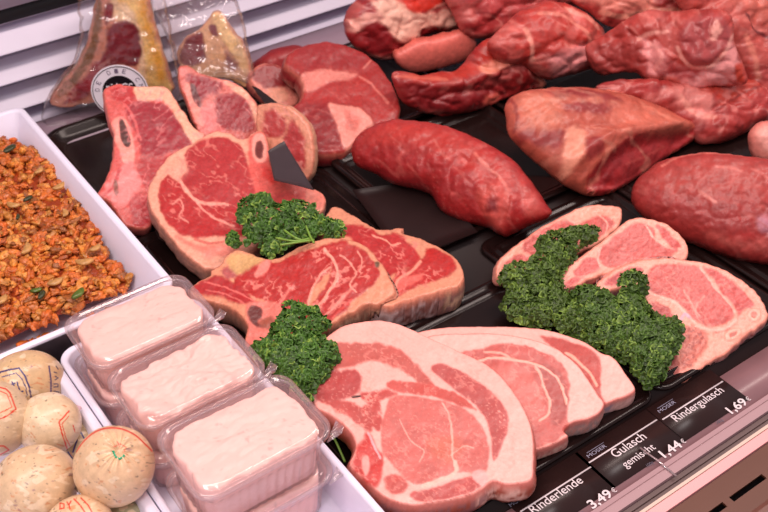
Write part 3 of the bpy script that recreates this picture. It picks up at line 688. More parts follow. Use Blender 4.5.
slab('t_bone_steak', 'upright T-bone steak under the second bag between the left steak and the shin slices', 'steak',
     [(179,68),(188,66),(202,74),(218,78),(232,82),(246,90),(256,102),(262,118),(268,134),(270,150),(262,160),(240,160),(215,150),(200,136),(194,122),(186,100),(180,84)],
     [(225,155,.022),(262,150,.022),(200,70,.09)], .016, (228,116,106), (206,120,104),
     [('P','lean',(170,36,54),2,3,[(186,72),(200,76),(212,80),(222,84),(218,92),(208,96),(200,106),(194,98),(188,84)]),
      ('P','lean',(176,44,56),2,3,[(214,104),(222,95),(236,93),(248,100),(254,112),(254,126),(244,132),(228,130),(216,122)],.3),
      ('P','bone',(246,160,146),1.5,1,[(184,86),(192,84),(202,104),(206,124),(198,124),(190,106)]),
      ('P','marrow',(112,44,48),1.2,1,[(190,84),(195,86),(201,100),(202,107),(197,106),(192,96)]),
      ('P',None,(244,128,128),3,4,[(200,108),(212,104),(216,122),(226,132),(210,134),(202,124)]),
      ('P','fat_edge',(238,184,156),2,2,[(222,80),(240,86),(252,98),(262,118),(268,136),(262,138),(254,118),(246,100),(232,90)]),('V',(244,150,148),.5,8,.85,None,.9,2)], seed=351, lump=.0015)
slab('t_bone_steak', 'T-bone steak at the left with a tall tan fat strip, next to the round sticker', 'steak',
     [(104,96),(106,88),(118,84),(136,86),(158,86),(168,88),(176,100),(186,116),(196,130),(206,136),(200,150),(180,168),(160,190),(152,205),(151,226),(138,228),(124,224),(114,208),(104,199),(97,196),(102,186),(110,170),(114,152),(114,134),(108,114)],
     [(140,228,.016),(196,140,.05),(120,90,.088)], .016, (232,104,100), (206,104,98),
     [('P','lean',(178,40,58),2,3,[(128,106),(142,101),(158,104),(168,108),(178,120),(188,136),(191,146),(176,150),(158,158),(142,154),(138,136),(130,122)],.4),
      ('P','lean',(200,60,66),2.5,3,[(140,158),(160,156),(174,160),(156,184),(148,188),(138,176)]),
      ('P','lean',(206,52,62),2.5,3,[(132,196),(146,196),(151,206),(150,224),(136,225),(130,212)]),
      ('P','lean',(210,56,60),2,3,[(110,88),(134,88),(136,98),(126,104),(114,98)]),
      ('P','bone',(250,168,156),1.5,1,[(113,120),(120,116),(128,124),(134,144),(134,160),(124,162),(118,148),(112,134)]),
      ('P','marrow',(96,44,40),1,1,[(119,120),(123,120),(130,138),(130,146),(125,146),(120,136)]),
      ('P','fat_edge',(240,188,160),1.6,2,[(136,86),(158,85),(170,90),(180,106),(192,122),(204,136),(196,146),(188,138),(180,124),(170,108),(160,100),(146,101),(136,98)],1),
      ('P',None,(246,150,150),3,4,[(112,176),(130,164),(140,182),(130,200),(118,206),(108,196)]),
      ('L',(214,60,70),2.4,.8,[(120,170),(114,186),(104,196)]),('P','cartilage',(150,90,76),1.5,1,[(114,180),(118,184),(118,196),(114,194)]),('L',(248,120,120),2,.7,[(124,104),(134,120),(140,140)]),
      ('V',(246,150,152),.55,7,.85,None,-.7,2)], seed=360, lump=.0015)
slab('t_bone_steak', 'large T-bone steak with a bright pink bone arm, parsley on its lower right', 'steak',
     [(148,196),(150,184),(156,172),(166,160),(178,150),(190,144),(202,136),(216,131),(230,133),(240,138),(248,138),(252,132),(264,132),(268,146),(269,160),(276,172),(288,180),(304,186),(318,190),(325,198),(324,208),(314,214),(298,214),(282,222),(268,238),(250,252),(232,262),(216,268),(205,268),(190,258),(176,244),(162,226),(152,210)],
     [(212,268,.024),(318,206,.030),(215,132,.062)], .020, (240,180,156), (214,150,130),
     [('P','lean',(204,64,68),1.6,2,[(184,155),(190,148),(200,141),(216,137),(230,139),(240,146),(246,157),(249,168),(256,180),(264,192),(256,204),(240,216),(226,220),(210,212),(196,200),(186,188),(180,178),(185,170),(186,162)],.3),
      ('P','lean',(208,56,58),1.8,3,[(160,184),(166,177),(175,178),(184,190),(192,200),(206,206),(226,208),(244,214),(246,232),(234,238),(214,238),(196,240),(178,232),(164,216),(158,200)],.3),
      ('P',None,(242,176,156),2.5,3,[(170,170),(184,164),(188,170),(180,180),(174,180)]),
      ('L',(246,180,164),2.2,.9,[(177,178),(186,190),(196,201),(210,204),(228,204)],.4),('L',(246,180,166),1.6,.8,[(196,202),(206,212),(218,220),(234,226)]),('L',(246,176,164),1.4,.7,[(172,204),(180,200),(183,208),(180,216),(188,222)]),
      ('P','bone',(238,108,100),2.5,3,[(250,136),(266,134),(270,158),(280,176),(304,187),(322,194),(322,206),(300,208),(276,212),(262,204),(254,190),(249,170)],.6),
      ('P',None,(232,72,66),3,3,[(262,166),(268,168),(276,180),(272,184),(262,178)]),('P',None,(226,92,90),2,3,[(268,198),(288,192),(300,198),(286,204)]),
      ('P',None,(246,172,160),1.6,1,[(252,140),(256,134),(264,136),(267,150),(265,162),(256,162),(252,152)]),
      ('P','marrow',(132,58,56),1.2,1.5,[(256,143),(261,141),(263,148),(262,158),(257,158),(255,150)]),
      ('P','bone_tip',(240,150,134),1.5,1,[(306,190),(320,191),(324,198),(322,206),(308,204)]),
      ('P',None,(240,146,130),3,4,[(176,236),(196,244),(220,244),(240,240),(236,252),(212,258),(190,248)]),
      ('L',(226,76,76),2,.6,[(196,240),(210,244),(224,242)]),
      ('V',(244,150,140),.6,6.5,.87,[(160,180),(185,150),(215,136),(245,150),(262,190),(240,236),(170,220)],.5,1.8)], seed=377, lump=.002,
     side_ops=[(None,(150,110,110),.6,9)])
# ---- two raw beef steaks in the middle
slab('beef_steak', 'raw beef steak with a grey dry-aged rind, behind the front bone-in steak', 'steak',
     [(318,222),(326,216),(332,206),(343,208),(356,216),(366,223),(376,228),(392,229),(403,228),(402,233),(418,237),(434,243),(448,252),(458,262),(463,272),(462,283),(452,288),(436,292),(420,296),(404,301),(390,306),(372,302),(352,280),(335,250),(322,232)],
     [(400,303,.034),(462,276,.033),(340,212,.040)], .031, (230,164,134), (150,112,108),
     [('P','lean',(208,58,60),1.8,3,[(340,226),(356,224),(372,230),(384,236),(400,234),(408,244),(416,250),(419,258),(414,266),(400,270),(390,276),(384,270),(372,252),(350,240),(336,234)],.3),
      ('P','lean',(210,56,54),1.8,3,[(398,272),(412,268),(424,258),(426,250),(438,250),(450,258),(456,268),(454,274),(440,280),(424,284),(408,290),(398,296),(390,290)],.3),
      ('P',None,(240,120,110),2,3,[(396,282),(410,276),(424,272),(420,280),(404,288),(398,294)]),
      ('P',None,(214,48,44),1.5,2,[(426,248),(434,250),(432,256),(427,254)]),
      ('L',(246,170,150),2.2,.9,[(420,262),(410,272),(398,280),(394,292)]),('L',(246,180,160),1.4,.8,[(372,236),(384,240),(392,246),(400,244)]),
      ('V',(244,150,140),.75,5.5,.85,[(340,226),(400,234),(456,266),(440,282),(396,296),(372,252)],.3,1.8)], seed=391,
     side_ops=[([(370,280),(430,290),(470,320),(360,340)],(196,176,176),.9,5),([(400,280),(470,270),(470,320),(420,320)],(120,66,56),.8,4),([(440,260),(480,250),(480,300),(450,300)],(226,190,160),.8,4)], lump=.0015, bulge=.002)
slab('beef_steak', 'raw bone-in beef steak with bright red eye and dark marrow hole, between two parsley sprigs', 'steak',
     [(190,288),(198,281),(210,276),(212,270),(222,263),(226,256),(236,250),(250,252),(262,257),(276,258),(292,250),(308,243),(326,238),(344,238),(360,243),(372,252),(382,264),(390,278),(395,292),(388,298),(378,304),(366,304),(356,310),(344,316),(334,324),(320,332),(300,342),(284,352),(262,352),(248,348),(245,338),(247,326),(240,316),(228,306),(212,302),(198,299)],
     [(240,340,.026),(390,292,.041),(300,246,.050)], .029, (232,164,132), (180,130,112),
     [('P','lean',(206,52,50),1.6,3,[(234,281),(242,270),(260,261),(276,263),(290,257),(304,251),(322,247),(330,254),(331,268),(320,280),(312,292),(306,308),(316,318),(300,330),(284,326),(282,308),(266,302),(250,296),(238,289)],.3),
      ('P','lean',(206,56,54),1.6,3,[(324,246),(340,241),(356,246),(368,255),(377,267),(379,280),(370,288),(356,298),(344,311),(328,322),(308,334),(290,340),(294,324),(308,312),(316,300),(326,286),(332,270),(328,256)],.3),
      ('L',(246,178,160),2.4,.95,[(324,250),(334,262),(338,274),(332,288),(322,302),(312,316),(300,332)],.5),('L',(246,176,160),1.6,.85,[(330,268),(320,276),(312,290),(308,304)],.3),
      ('L',(246,176,160),1.3,.8,[(340,256),(350,262),(356,274),(350,284),(356,292)]),('L',(246,176,160),1.2,.8,[(358,252),(362,262),(360,272)]),
      ('L',(244,150,140),2,.8,[(294,286),(286,294),(280,304)]),('P',None,(244,150,140),1.4,2,[(262,262),(270,260),(268,272),(258,278),(254,274)]),
      ('P',None,(206,110,110),2,3,[(222,268),(234,266),(236,276),(226,280)]),('P',None,(222,184,128),2.5,3,[(232,254),(252,256),(264,260),(252,268),(238,274),(228,264)]),
      ('P','rib_meat',(200,50,54),2,3,[(192,287),(206,280),(222,276),(236,284),(250,296),(262,304),(252,306),(236,302),(216,296),(198,295)],.3),
      ('L',(244,130,124),1.3,.85,[(204,282),(222,286),(240,294),(256,302)]),('L',(244,130,124),1.2,.8,[(206,290),(226,294),(244,304)]),
      ('P','bone',(240,140,128),2,2,[(246,306),(260,300),(278,304),(284,316),(286,336),(282,352),(262,353),(248,348),(246,334),(248,322)],.5),
      ('P','marrow',(118,48,44),1.3,1.5,[(248,312),(254,306),(262,308),(262,316),(258,322),(266,326),(256,326),(250,320)]),('P',None,(186,104,84),2,2,[(258,322),(270,316),(276,326),(266,328)]),
      ('L',(246,160,148),2,.8,[(356,284),(344,296),(336,306),(322,318)]),('L',(240,90,84),1.5,.8,[(352,300),(338,312),(330,322)]),
      ('P',None,(120,92,66),1,.5,[(375,262),(379,262),(379,266),(376,267)]),
      ('V',(246,156,144),.75,6,.86,[(240,276),(300,254),(350,246),(374,272),(340,310),(290,326),(250,296)],-.6,2)], seed=404,
     side_ops=[([(330,300),(380,295),(380,340),(320,345)],(226,190,160),.9,4),([(330,300),(390,290),(390,330),(330,340)],(150,84,70),.6,3)], lump=.0018, bulge=.002)
# ---- lamb chops
LB = (228,104,100)
slab('lamb_chop', 'rearmost lamb chop, half hidden behind parsley at its lower edge', 'chop',
     [(496,270),(500,260),(510,250),(524,240),(540,228),(556,219),(574,210),(590,205),(606,205),(620,206),(622,216),(617,228),(606,238),(590,248),(570,258),(545,266),(525,268),(512,275),(500,280)],
     [(500,278,.020),(618,228,.026),(580,207,.040)], .013, (246,176,156), (226,150,136),
     [('P','lean',(226,108,102),2,2,[(524,242),(540,231),(556,223),(568,220),(578,226),(590,218),(606,216),(614,224),(602,236),(586,246),(560,252),(536,256),(524,252)]),
      ('P','lean',(226,100,96),2,2,[(503,266),(514,256),(530,256),(538,262),(516,266),(504,272)]),('L',(248,180,166),1.4,.8,[(568,219),(577,226),(574,238)]),('L',(248,186,170),1.4,.8,[(600,216),(608,224),(604,236)]),('V',(246,160,150),.4,8,.87,None,.5,2)], seed=420)
slab('lamb_chop', 'middle lamb chop leaning between the other two', 'chop',
     [(561,292),(561,280),(566,270),(576,260),(588,251),(602,241),(616,230),(628,220),(640,217),(654,219),(668,224),(680,234),(687,246),(687,256),(680,260),(660,258),(644,261),(624,267),(606,274),(590,280),(576,286),(566,290),(563,297)],
     [(562,292,.026),(684,256,.034),(640,219,.050)], .014, (246,176,158), (226,140,128),
     [('P','lean',(226,110,106),1.6,2,[(598,252),(606,244),(618,234),(632,225),(646,224),(654,230),(656,240),(664,246),(678,250),(670,256),(650,258),(630,262),(610,268),(600,262)],.2),
      ('P','lean',(226,100,98),1.6,2,[(656,226),(668,232),(680,246),(676,252),(664,240)]),
      ('P','lean',(232,110,108),1.4,1.5,[(580,264),(588,258),(598,260),(600,268),(590,274),(578,276),(574,272)]),('P','lean',(232,96,98),1.6,1.5,[(566,282),(574,278),(584,278),(570,286),(564,288)]),
      ('L',(248,184,172),1.6,.9,[(600,248),(598,260),(602,268)]),('L',(248,186,172),1.4,.9,[(646,226),(652,236),(662,244)]),('L',(204,70,72),1.2,.6,[(618,250),(630,252),(642,248),(648,242)]),
      ('P','bone',(248,176,160),1,1,[(678,248),(684,250),(684,257),(678,256)]),('V',(246,160,150),.35,8,.88,None,.5,2)], seed=431)
slab('lamb_chop', 'front lamb chop with small rib bone rings along its right corner', 'chop',
     [(594,290),(598,281),(608,274),(620,267),(636,261),(654,258),(672,257),(690,260),(710,264),(728,271),(744,281),(756,291),(764,302),(768,316),(760,326),(748,334),(738,342),(728,352),(714,360),(704,366),(694,374),(684,382),(675,384),(668,374),(666,362),(672,352),(676,342),(668,332),(656,318),(648,304),(640,294),(628,288),(612,291),(602,296)],
     [(596,292,.026),(766,314,.022),(680,258,.038)], .014, (246,174,156), (196,110,104),
     [('P','lean',(226,108,104),1.6,2,[(645,282),(648,272),(656,265),(672,264),(690,265),(702,270),(710,280),(716,290),(726,300),(733,310),(732,320),(720,325),(706,326),(694,320),(684,308),(674,300),(660,296),(648,290)],.3),
      ('P','lean',(226,98,96),1.6,2,[(704,267),(720,273),(736,284),(748,296),(754,306),(744,310),(736,322),(728,330),(716,332),(732,326),(738,316),(732,304),(720,290),(712,278)]),
      ('P','lean',(216,90,94),1.6,2,[(604,284),(616,274),(632,268),(642,268),(640,276),(626,280),(612,286)]),
      ('P','lean',(210,92,90),1.6,2,[(652,302),(664,306),(674,316),(664,322),(656,314)]),
      ('P','backbone',(226,132,118),2,3,[(680,326),(694,328),(706,334),(704,350),(694,362),(684,370),(680,362),(682,344),(676,334)],.5),
      ('S',(186,84,78),.7,2.4,.6,[(680,326),(706,332),(700,356),(684,370)]),
      ('L',(250,190,176),2,.95,[(646,290),(660,297),(674,302),(686,314),(698,326),(712,330),(726,328),(736,320)],.4),('L',(250,184,172),1.5,.9,[(700,268),(710,280),(716,290),(728,302),(734,312)]),
      ('L',(206,176,206),2,.8,[(680,322),(684,314),(690,318)]),('L',(248,176,164),1.2,.7,[(684,290),(692,304),(698,318)]),('L',(248,176,164),1.2,.7,[(704,296),(696,308),(700,316)]),
      ('P','rib_bone',(250,190,172),.8,.4,[(748,312),(754,309),(760,311),(760,318),(754,322),(748,318)],.8),('P',None,(222,120,104),.8,.3,[(751,313),(755,312),(757,315),(754,319),(751,317)]),
      ('P','rib_bone',(250,188,170),.8,.4,[(725,334),(732,329),(740,329),(740,335),(732,340),(726,340)],.8),('P',None,(218,116,100),.8,.3,[(729,335),(733,332),(737,332),(735,336),(730,338)]),
      ('P',None,(190,90,80),2,3,[(668,360),(674,352),(678,364),(678,378),(672,376)]),
      ('V',(248,164,152),.5,7,.86,None,.6,2)], seed=440, side_ops=[(None,(130,60,60),.7,5),(None,(226,190,190),.5,3)])
# ---- pork chops
PF = (250,188,180); PL = (224,124,118); PS = (236,170,160)
PORK_KW = dict(mat=M_PORK, cat='chop', edge=.5, lump=.0010, rough=.00015, rim=(206,96,84), rimw=1.3, rima=.7)
slab('pork_chop', 'hindmost pork chop of the front fan, next to the parsley bed', outline=
     [(410,336),(424,330),(445,327),(475,326),(510,326),(540,328),(562,333),(582,340),(596,349),(602,353),(610,355),(618,362),(626,373),(633,383),(635,390),(626,396),(614,400),(604,404),(590,406),(560,400),(520,380),(470,356),(430,345)],
     plane=[(634,390,.022),(420,334,.022),(560,331,.030)], thick=.020, base=PF, side=(226,176,168), ops=
     [('P','lean',(212,92,86),1.6,2,[(540,336),(556,338),(572,342),(588,348),(597,356),(601,368),(600,380),(601,392),(605,404),(596,400),(586,384),(574,366),(556,350)]),
      ('L',(248,190,170),2,.9,[(566,353),(578,362),(590,374),(596,386)])], seed=450, side_ops=[([(590,395),(612,395),(612,430),(590,430)],(150,140,160),.8,4)], **PORK_KW)
slab('pork_chop', 'middle pork chop of the fan with a narrow curved fat seam', outline=
     [(395,346),(412,341),(424,337),(440,334),(462,333),(492,333),(518,336),(540,341),(560,350),(576,363),(588,378),(598,394),(604,403),(600,412),(590,418),(578,421),(570,424),(564,430),(568,436),(558,442),(546,447),(530,452),(505,452),(470,430),(430,390),(405,362)],
     plane=[(600,408,.030),(410,346,.038),(500,335,.044)], thick=.028, base=PF, side=(222,160,150), ops=
     [('P','lean',(216,106,100),1.6,2,[(462,352),(478,350),(498,344),(518,345),(538,350),(553,357),(565,368),(570,382),(569,396),(568,416),(567,432),(552,442),(530,450),(505,450),(480,420),(466,380),(455,362)],.2),
      ('P',None,(196,92,88),2,2,[(537,366),(552,366),(566,384),(568,408),(560,424),(552,424),(548,402),(544,384)]),
      ('P',None,(228,126,118),4,3,[(480,368),(520,366),(536,380),(544,404),(538,424),(510,420),(490,390)]),
      ('L',(248,190,174),1.8,.95,[(478,361),(494,358),(512,360),(530,363),(546,369),(558,380),(564,394),(567,404)],.3),('L',(248,190,174),2,.9,[(535,366),(541,376),(545,390),(550,404),(548,414),(540,420)],.3),
      ('L',(248,186,170),1.6,.8,[(484,352),(500,353),(512,360)]),('S',(244,170,160),.5,2.5,.72,[(500,380),(545,390),(540,430),(510,430)]),('V',(244,164,152),.45,7,.88,None,.3,1.6)],
     seed=461, side_ops=[([(520,430),(575,425),(575,480),(510,480)],(232,196,180),.8,5),([(520,430),(575,425),(575,480),(510,480)],(180,80,80),.6,3),([(570,410),(600,405),(600,440),(570,440)],(160,150,150),.7,4)], **PORK_KW)
slab('pork_chop', 'foremost pork chop with a wide pink fat rim and round pale eye', outline=
     [(312,400),(313,386),(316,372),(316,358),(320,344),(330,333),(344,325),(362,321),(384,320),(404,325),(426,335),(452,347),(478,359),(496,371),(510,386),(522,404),(531,424),(534,444),(534,462),(532,479),(520,483),(506,484),(494,481),(487,485),(480,491),(464,497),(440,502),(416,505),(396,502),(380,494),(366,482),(352,470),(349,463),(353,454),(355,443),(351,433),(341,423),(330,415),(318,409)],
     plane=[(350,470,.034),(530,476,.034),(390,322,.053)], thick=.024, base=PF, side=(166,80,62), ops=
     [('P','lean',PL,1.5,1.5,[(390,399),(408,396),(436,400),(462,408),(478,420),(487,438),(489,458),(486,472),(478,476),(468,472),(452,475),(434,483),(418,485),(404,478),(391,464),(382,450),(381,432),(385,414)],.2),
      ('P',None,(226,128,110),8,5,[(430,440),(452,436),(462,448),(450,462),(432,458)]),
      ('P','lean',(208,100,98),1.5,1.5,[(431,368),(440,364),(456,369),(476,380),(494,394),(506,410),(509,424),(504,440),(494,462),(492,444),(488,424),(476,406),(458,392),(442,380)],.2),
      ('P','lean',(216,112,104),2,2.5,[(320,347),(340,343),(360,343),(380,343),(400,350),(416,364),(428,378),(434,386),(420,382),(402,372),(384,364),(366,362),(346,368),(326,370),(318,360)],.2),
      ('P','lean',(222,100,92),1.5,2,[(388,383),(404,381),(430,385),(452,392),(468,402),(476,410),(460,406),(436,398),(410,393),(392,390)],.2),
      ('P','lean',(204,84,84),2.2,3,[(318,376),(336,371),(352,370),(362,376),(360,388),(352,396),(340,400),(322,402),(316,392)]),
      ('P','lean',(214,94,90),2,3,[(362,394),(384,390),(396,394),(380,402),(382,414),(376,410),(366,402)]),
      ('P','lean',(212,96,92),2,3,[(324,402),(344,400),(358,404),(368,412),(374,424),(370,432),(358,424),(342,414)]),
      ('P','lean',(214,96,92),1.8,2,[(364,404),(376,408),(382,420),(379,432),(370,424),(362,412)]),
      ('P','bone',(226,74,70),2.2,3,[(354,456),(358,446),(368,434),(376,446),(384,462),(382,478),(374,488),(362,478),(352,468)]),
      ('P',None,(246,176,170),1.2,1,[(362,458),(368,456),(370,468),(366,476),(362,468)]),('L',(240,190,200),1.6,.8,[(368,434),(374,446),(380,458)]),
      ('P','lean',(218,100,94),2,2.5,[(384,478),(398,474),(408,484),(404,492),(390,492)]),
      ('P','lean',(212,98,96),1.6,2,[(410,494),(424,489),(440,486),(456,479),(470,477),(484,479),(478,489),(462,495),(440,500),(420,501)]),
      ('L',(250,196,182),1.5,.75,[(442,404),(450,418),(452,436),(452,454),(455,466)]),('L',(250,200,186),2.6,.9,[(455,462),(456,472),(440,480),(424,486)]),('L',(250,196,182),1,.7,[(450,456),(464,446),(474,448)]),('L',(250,196,182),1,.6,[(400,420),(410,440),(424,450),(420,462)]),
      ('P',None,(240,178,176),1.4,1.5,[(473,472),(482,470),(488,478),(484,486),(475,482)]),
      ('P',None,(50,20,20),.7,.3,[(352,396),(360,395),(360,397),(353,398)]),
      ('S',(248,190,180),.6,2.0,.70,[(484,392),(508,414),(502,444),(488,420)]),('V',(246,170,158),.7,4.5,.84,[(318,372),(362,376),(384,400),(372,436),(330,408)],.4,1.4),('V',(246,166,156),.4,6.5,.87,None,.5,1.6),('S',(246,180,168),.35,2.2,.72,None)],
     seed=472, rnd=.002, side_ops=[([(480,480),(525,481),(525,520),(480,520)],(250,200,186),1.0,9),([(380,480),(480,480),(480,520),(380,520)],(150,100,104),.8,4)], bulge=.003, **PORK_KW)

# dark sheets among the T-bones
sheet('dark grey card sheet standing between the big T-bone and the round steak', [(268,151),(284,141),(314,190),(274,180)], .062, .001, M_SHEET)
sheet('black sheet corner between the small shin slice and the upright T-bone', [(252,86),(258,88),(290,112),(268,108)], .055, .001)
sheet('dark sheet folded under the left edge of the big T-bone', [(144,196),(150,210),(196,262),(158,238)], .022, .001)

# ================================================================ VACUUM BAGS AND STICKER
def bag(label, outline, plane, hmax, seed, mat=None):
    o = blob('vacuum_bag', label, 'bag', outline, plane, hmax, (230,230,230), [], mat=mat or M_BAG, lump=.0065, rough=.0018, edge=3, drape=False, hlow=hmax*.7, crease=.004, seed=seed, single=True, res=1.8)
    return o
BAG1 = [(56,106,.024),(168,98,.024),(125,0,.140)]
b1 = bag('large clear vacuum bag with a round white sticker, standing against the steel slats', [(42,118),(46,100),(60,78),(74,58),(80,36),(78,0),(82,-30),(150,-34),(166,0),(172,40),(180,80),(176,104),(150,108),(110,128),(70,132),(50,130)], BAG1, .017, 501)
bag('smaller clear vacuum bag to the right of the stickered one', [(150,2),(160,-22),(200,-30),(228,-14),(240,6),(246,36),(253,66),(252,84),(232,80),(196,76),(182,74),(172,46)], [(190,76,.042),(246,80,.038),(216,10,.11)], .016, 502, M_BAG2)
# sticker lies on the bag
a1, n1 = plane3(BAG1)
a1 = a1+n1*.019; ctr = onplane(120., 91., (a1, n1)); ex = onplane(140., 91., (a1, n1))-ctr; ex /= np.linalg.norm(ex); ey = np.cross(n1, ex)
rad = 27*np.linalg.norm(ctr-C0)/FPX
def disc(name, r0, r1, z, mat, parent, zt=.0006):
    n = 64; V = []; F = []
    for k in range(n):
        a = 2*math.pi*k/n; e = ex*math.cos(a)+ey*math.sin(a)
        V += [ctr+e*r0+n1*z, ctr+e*r1+n1*z, ctr+e*r1+n1*(z+zt), ctr+e*r0+n1*(z+zt)]
    for k in range(n):
        i, j = 4*k, 4*((k+1) % n)
        for s in range(4): F.append((i+s, j+s, j+(s+1) % 4, i+(s+1) % 4))
    return mesh_obj(name, V, F, mat, parent=parent, flat=True)
M_STW = mat_plain('white_sticker_paper', (240, 232, 242), rough=.45); M_STB = mat_plain('black_sticker_print', (22, 14, 22), rough=.35)
st = disc('sticker', rad*.02, rad, 0, M_STW, b1)
def child_disc(name, r0, r1, z, mat):
    o = disc(name, r0, r1, z, mat, b1); o.parent = st
    return o
child_disc('printed_ring', rad*.93, rad*.95, .0006, M_STB); child_disc('printed_center', rad*.01, rad*.60, .0006, M_STB)
M_STG = mat_plain('grey_sticker_print', (110, 95, 120), rough=.5)
txt = 'DIE CM  OE CM  DE '
glyphs = []
for i, ch in enumerate(txt):
    if ch == ' ': continue
    a = math.radians(115-i*360/len(txt)); e = ex*math.cos(a)+ey*math.sin(a); tdir = ex*math.sin(a)-ey*math.cos(a)
    q = ctr+e*rad*.70+n1*.0009-tdir*rad*.07
    o = lettering('ring_letter', ch, q, rad*.12, M_STG, b1, xdir=tdir, ydir=e, height=rad*.16); o.parent = st
o = lettering('script_letters', 'ni LGS', ctr-ex*rad*.46+ey*rad*.02+n1*.0013, rad*.92, M_STW, b1, xdir=ex, ydir=ey, height=rad*.3, bold=.01); o.parent = st

# ================================================================ CLEAR BOXES WITH SPREAD
def paste(label, cx, cy, hx, hy, z0, z1, seed, rough=.0025, gapn=.1):
    rs = []; cols = []
    rng = 26
    b0 = np.array(rrect(0, 0, hx, hy, .014, 8)); b0 = np.concatenate([b0, b0[:1]]); dd = np.r_[0, np.cumsum(np.linalg.norm(np.diff(b0, axis=0), axis=1))]; tt = np.linspace(0, dd[-1], 170, endpoint=False)
    base = np.stack([np.interp(tt, dd, b0[:,0]), np.interp(tt, dd, b0[:,1])], 1); m = len(base)
    def ring(sc, z, amp, lo=0):
        pass
        wob = 1-gapn*np.clip(fbm(np.cos(np.arange(m)/m*6.283)*5+9, np.sin(np.arange(m)/m*6.283)*5+9, seed)-.35, 0, 1)*amp
        p = base*(sc*wob)[:, None]
        zz = z+rough*2*(fbm(p[:,0]*55+20, p[:,1]*55+20, seed+3)-.5)*lo+rough*1.6*(np.abs(2*fbm(p[:,0]*40+20, p[:,1]*90+20, seed+5)-1))*lo
        return [(cx+a, cy+b, c) for (a, b), c in zip(p, zz)]
    rs.append(ring(.88, z0, 0)); rs.append(ring(.92, z0+.001, 0)); 
    for f in (.3, .6, .85): rs.append(ring(.92+.07*f, z0+(z1-z0)*f, .6*f))
    rs.append(ring(1.0, z1-.003, 1)); rs.append(ring(.99, z1-.001, 1, .6))
    for k in range(rng): rs.append(ring(.97*(1-k/rng)+.001, z1, 1-k/rng*.9, 1))
    V, F = loft(rs, True, True); V = np.array(V)
    c = lin((255, 205, 195))*np.ones((len(V), 3)); f = fbm(V[:,0]*300, V[:,1]*300, seed+8); c = c*(1-.25*sstep(.72, .78, f))[:, None]*np.array([1, 1-.0, 1])
    return tag(mesh_obj('meat_spread', V, F, M_PASTE, cols=c), label, 'spread', 'pink meat spread in the clear boxes')
def clear_box(label, cx, cy, z0, h, hx=.0525, hy=.0335, tab=True):
    root = empty('plastic_box', (cx, cy, z0), label, 'box', 'clear boxes of pink spread')
    R = lambda s, z: ring3(cx, cy, hx+s, hy+s, .015, z, 8)
    # container wall with fine vertical ribs
    base = np.array(rrect(cx, cy, hx-.007, hy-.007, .012, 8)); per = []
    V1 = []
    def ribbed(ins, z, amp):
        pts = []
        bx_ = rrect(cx, cy, hx-ins, hy-ins, .014, 8); L = len(bx_)
        dense = []
        for i in range(L):
            a, b = bx_[i], bx_[(i+1) % L]; n = max(1, int(math.dist(a, b)/.0012))
            for k in range(n): dense.append((a[0]+(b[0]-a[0])*k/n, a[1]+(b[1]-a[1])*k/n))
        for i, (x, y) in enumerate(dense):
            r = math.hypot(x-cx, y-cy); s = 1+amp*(.0006 if i % 4 < 2 else -.0006)/r; pts.append((cx+(x-cx)*s, cy+(y-cy)*s, z))
        return pts
    def resamp(ins, z, amp, m=160):
        P = ribbed(ins, z, 0); P = np.array(P+[P[0]]); d = np.r_[0, np.cumsum(np.linalg.norm(np.diff(P[:, :2], axis=0), axis=1))]; t = np.linspace(0, d[-1], m, endpoint=False)
        X = np.interp(t, d, P[:,0]); Y = np.interp(t, d, P[:,1]); k = np.arange(m)
        s = amp*np.where(k % 4 < 2, .0005, -.0005); rr = np.hypot(X-cx, Y-cy)
        return [(cx+(x-cx)*(1+a/r), cy+(y-cy)*(1+a/r), z) for x, y, a, r in zip(X, Y, s, rr)]
    rings = [resamp(.0075, z0, 0), resamp(.0065, z0+.001, 1), resamp(.0048, z0+h*.55, 1), resamp(.0040, z0+h*.68, 1), resamp(.0032, z0+h*.70, 0), resamp(.0025, z0+h-.004, 0), resamp(.0005, z0+h-.0035, 0), resamp(.0002, z0+h-.0045, 0)]
    V, F = loft(rings, True); mesh_obj('container', V, F, M_CLEAR, parent=root)
    # lid: rim bead, sunken ring and raised top
    lr = [R(0, z0+h-.005), R(.0012, z0+h-.004), R(.0012, z0+h-.001), R(.0002, z0+h), R(-.0018, z0+h), R(-.0028, z0+h-.0016), R(-.0040, z0+h-.0016), R(-.0050, z0+h+.0002), R(-.0075, z0+h+.0004), R(-.013, z0+h+.0005)]
    V, F = loft(lr, False, True); 
    if tab:
        tx, ty = cx+hx-.006, cy-hy+.006; t = []
        for z in (z0+h-.0034, z0+h-.0028): t += [(tx-.004, ty-.009, z), (tx+.009, ty-.008, z), (tx+.0135, ty-.0035, z), (tx+.012, ty+.004, z)]
        off = len(V); V = list(V)+t; F = list(F)+[tuple(off+i for i in f) for f in ((3,2,1,0), (4,5,6,7), (0,1,5,4), (1,2,6,5), (2,3,7,6), (3,0,4,7))]
    mesh_obj('lid', V, F, M_CLEAR, parent=root)
    return root
stacks = [(.2030, .607, .086, 'back', 'the orange meat tray', .0018, .10), (.2050, .533, .086, 'middle', 'the two other stacks', .0045, .22), (.2075, .4515, .094, 'front', 'the parsley and pork chops', .0022, .12)]
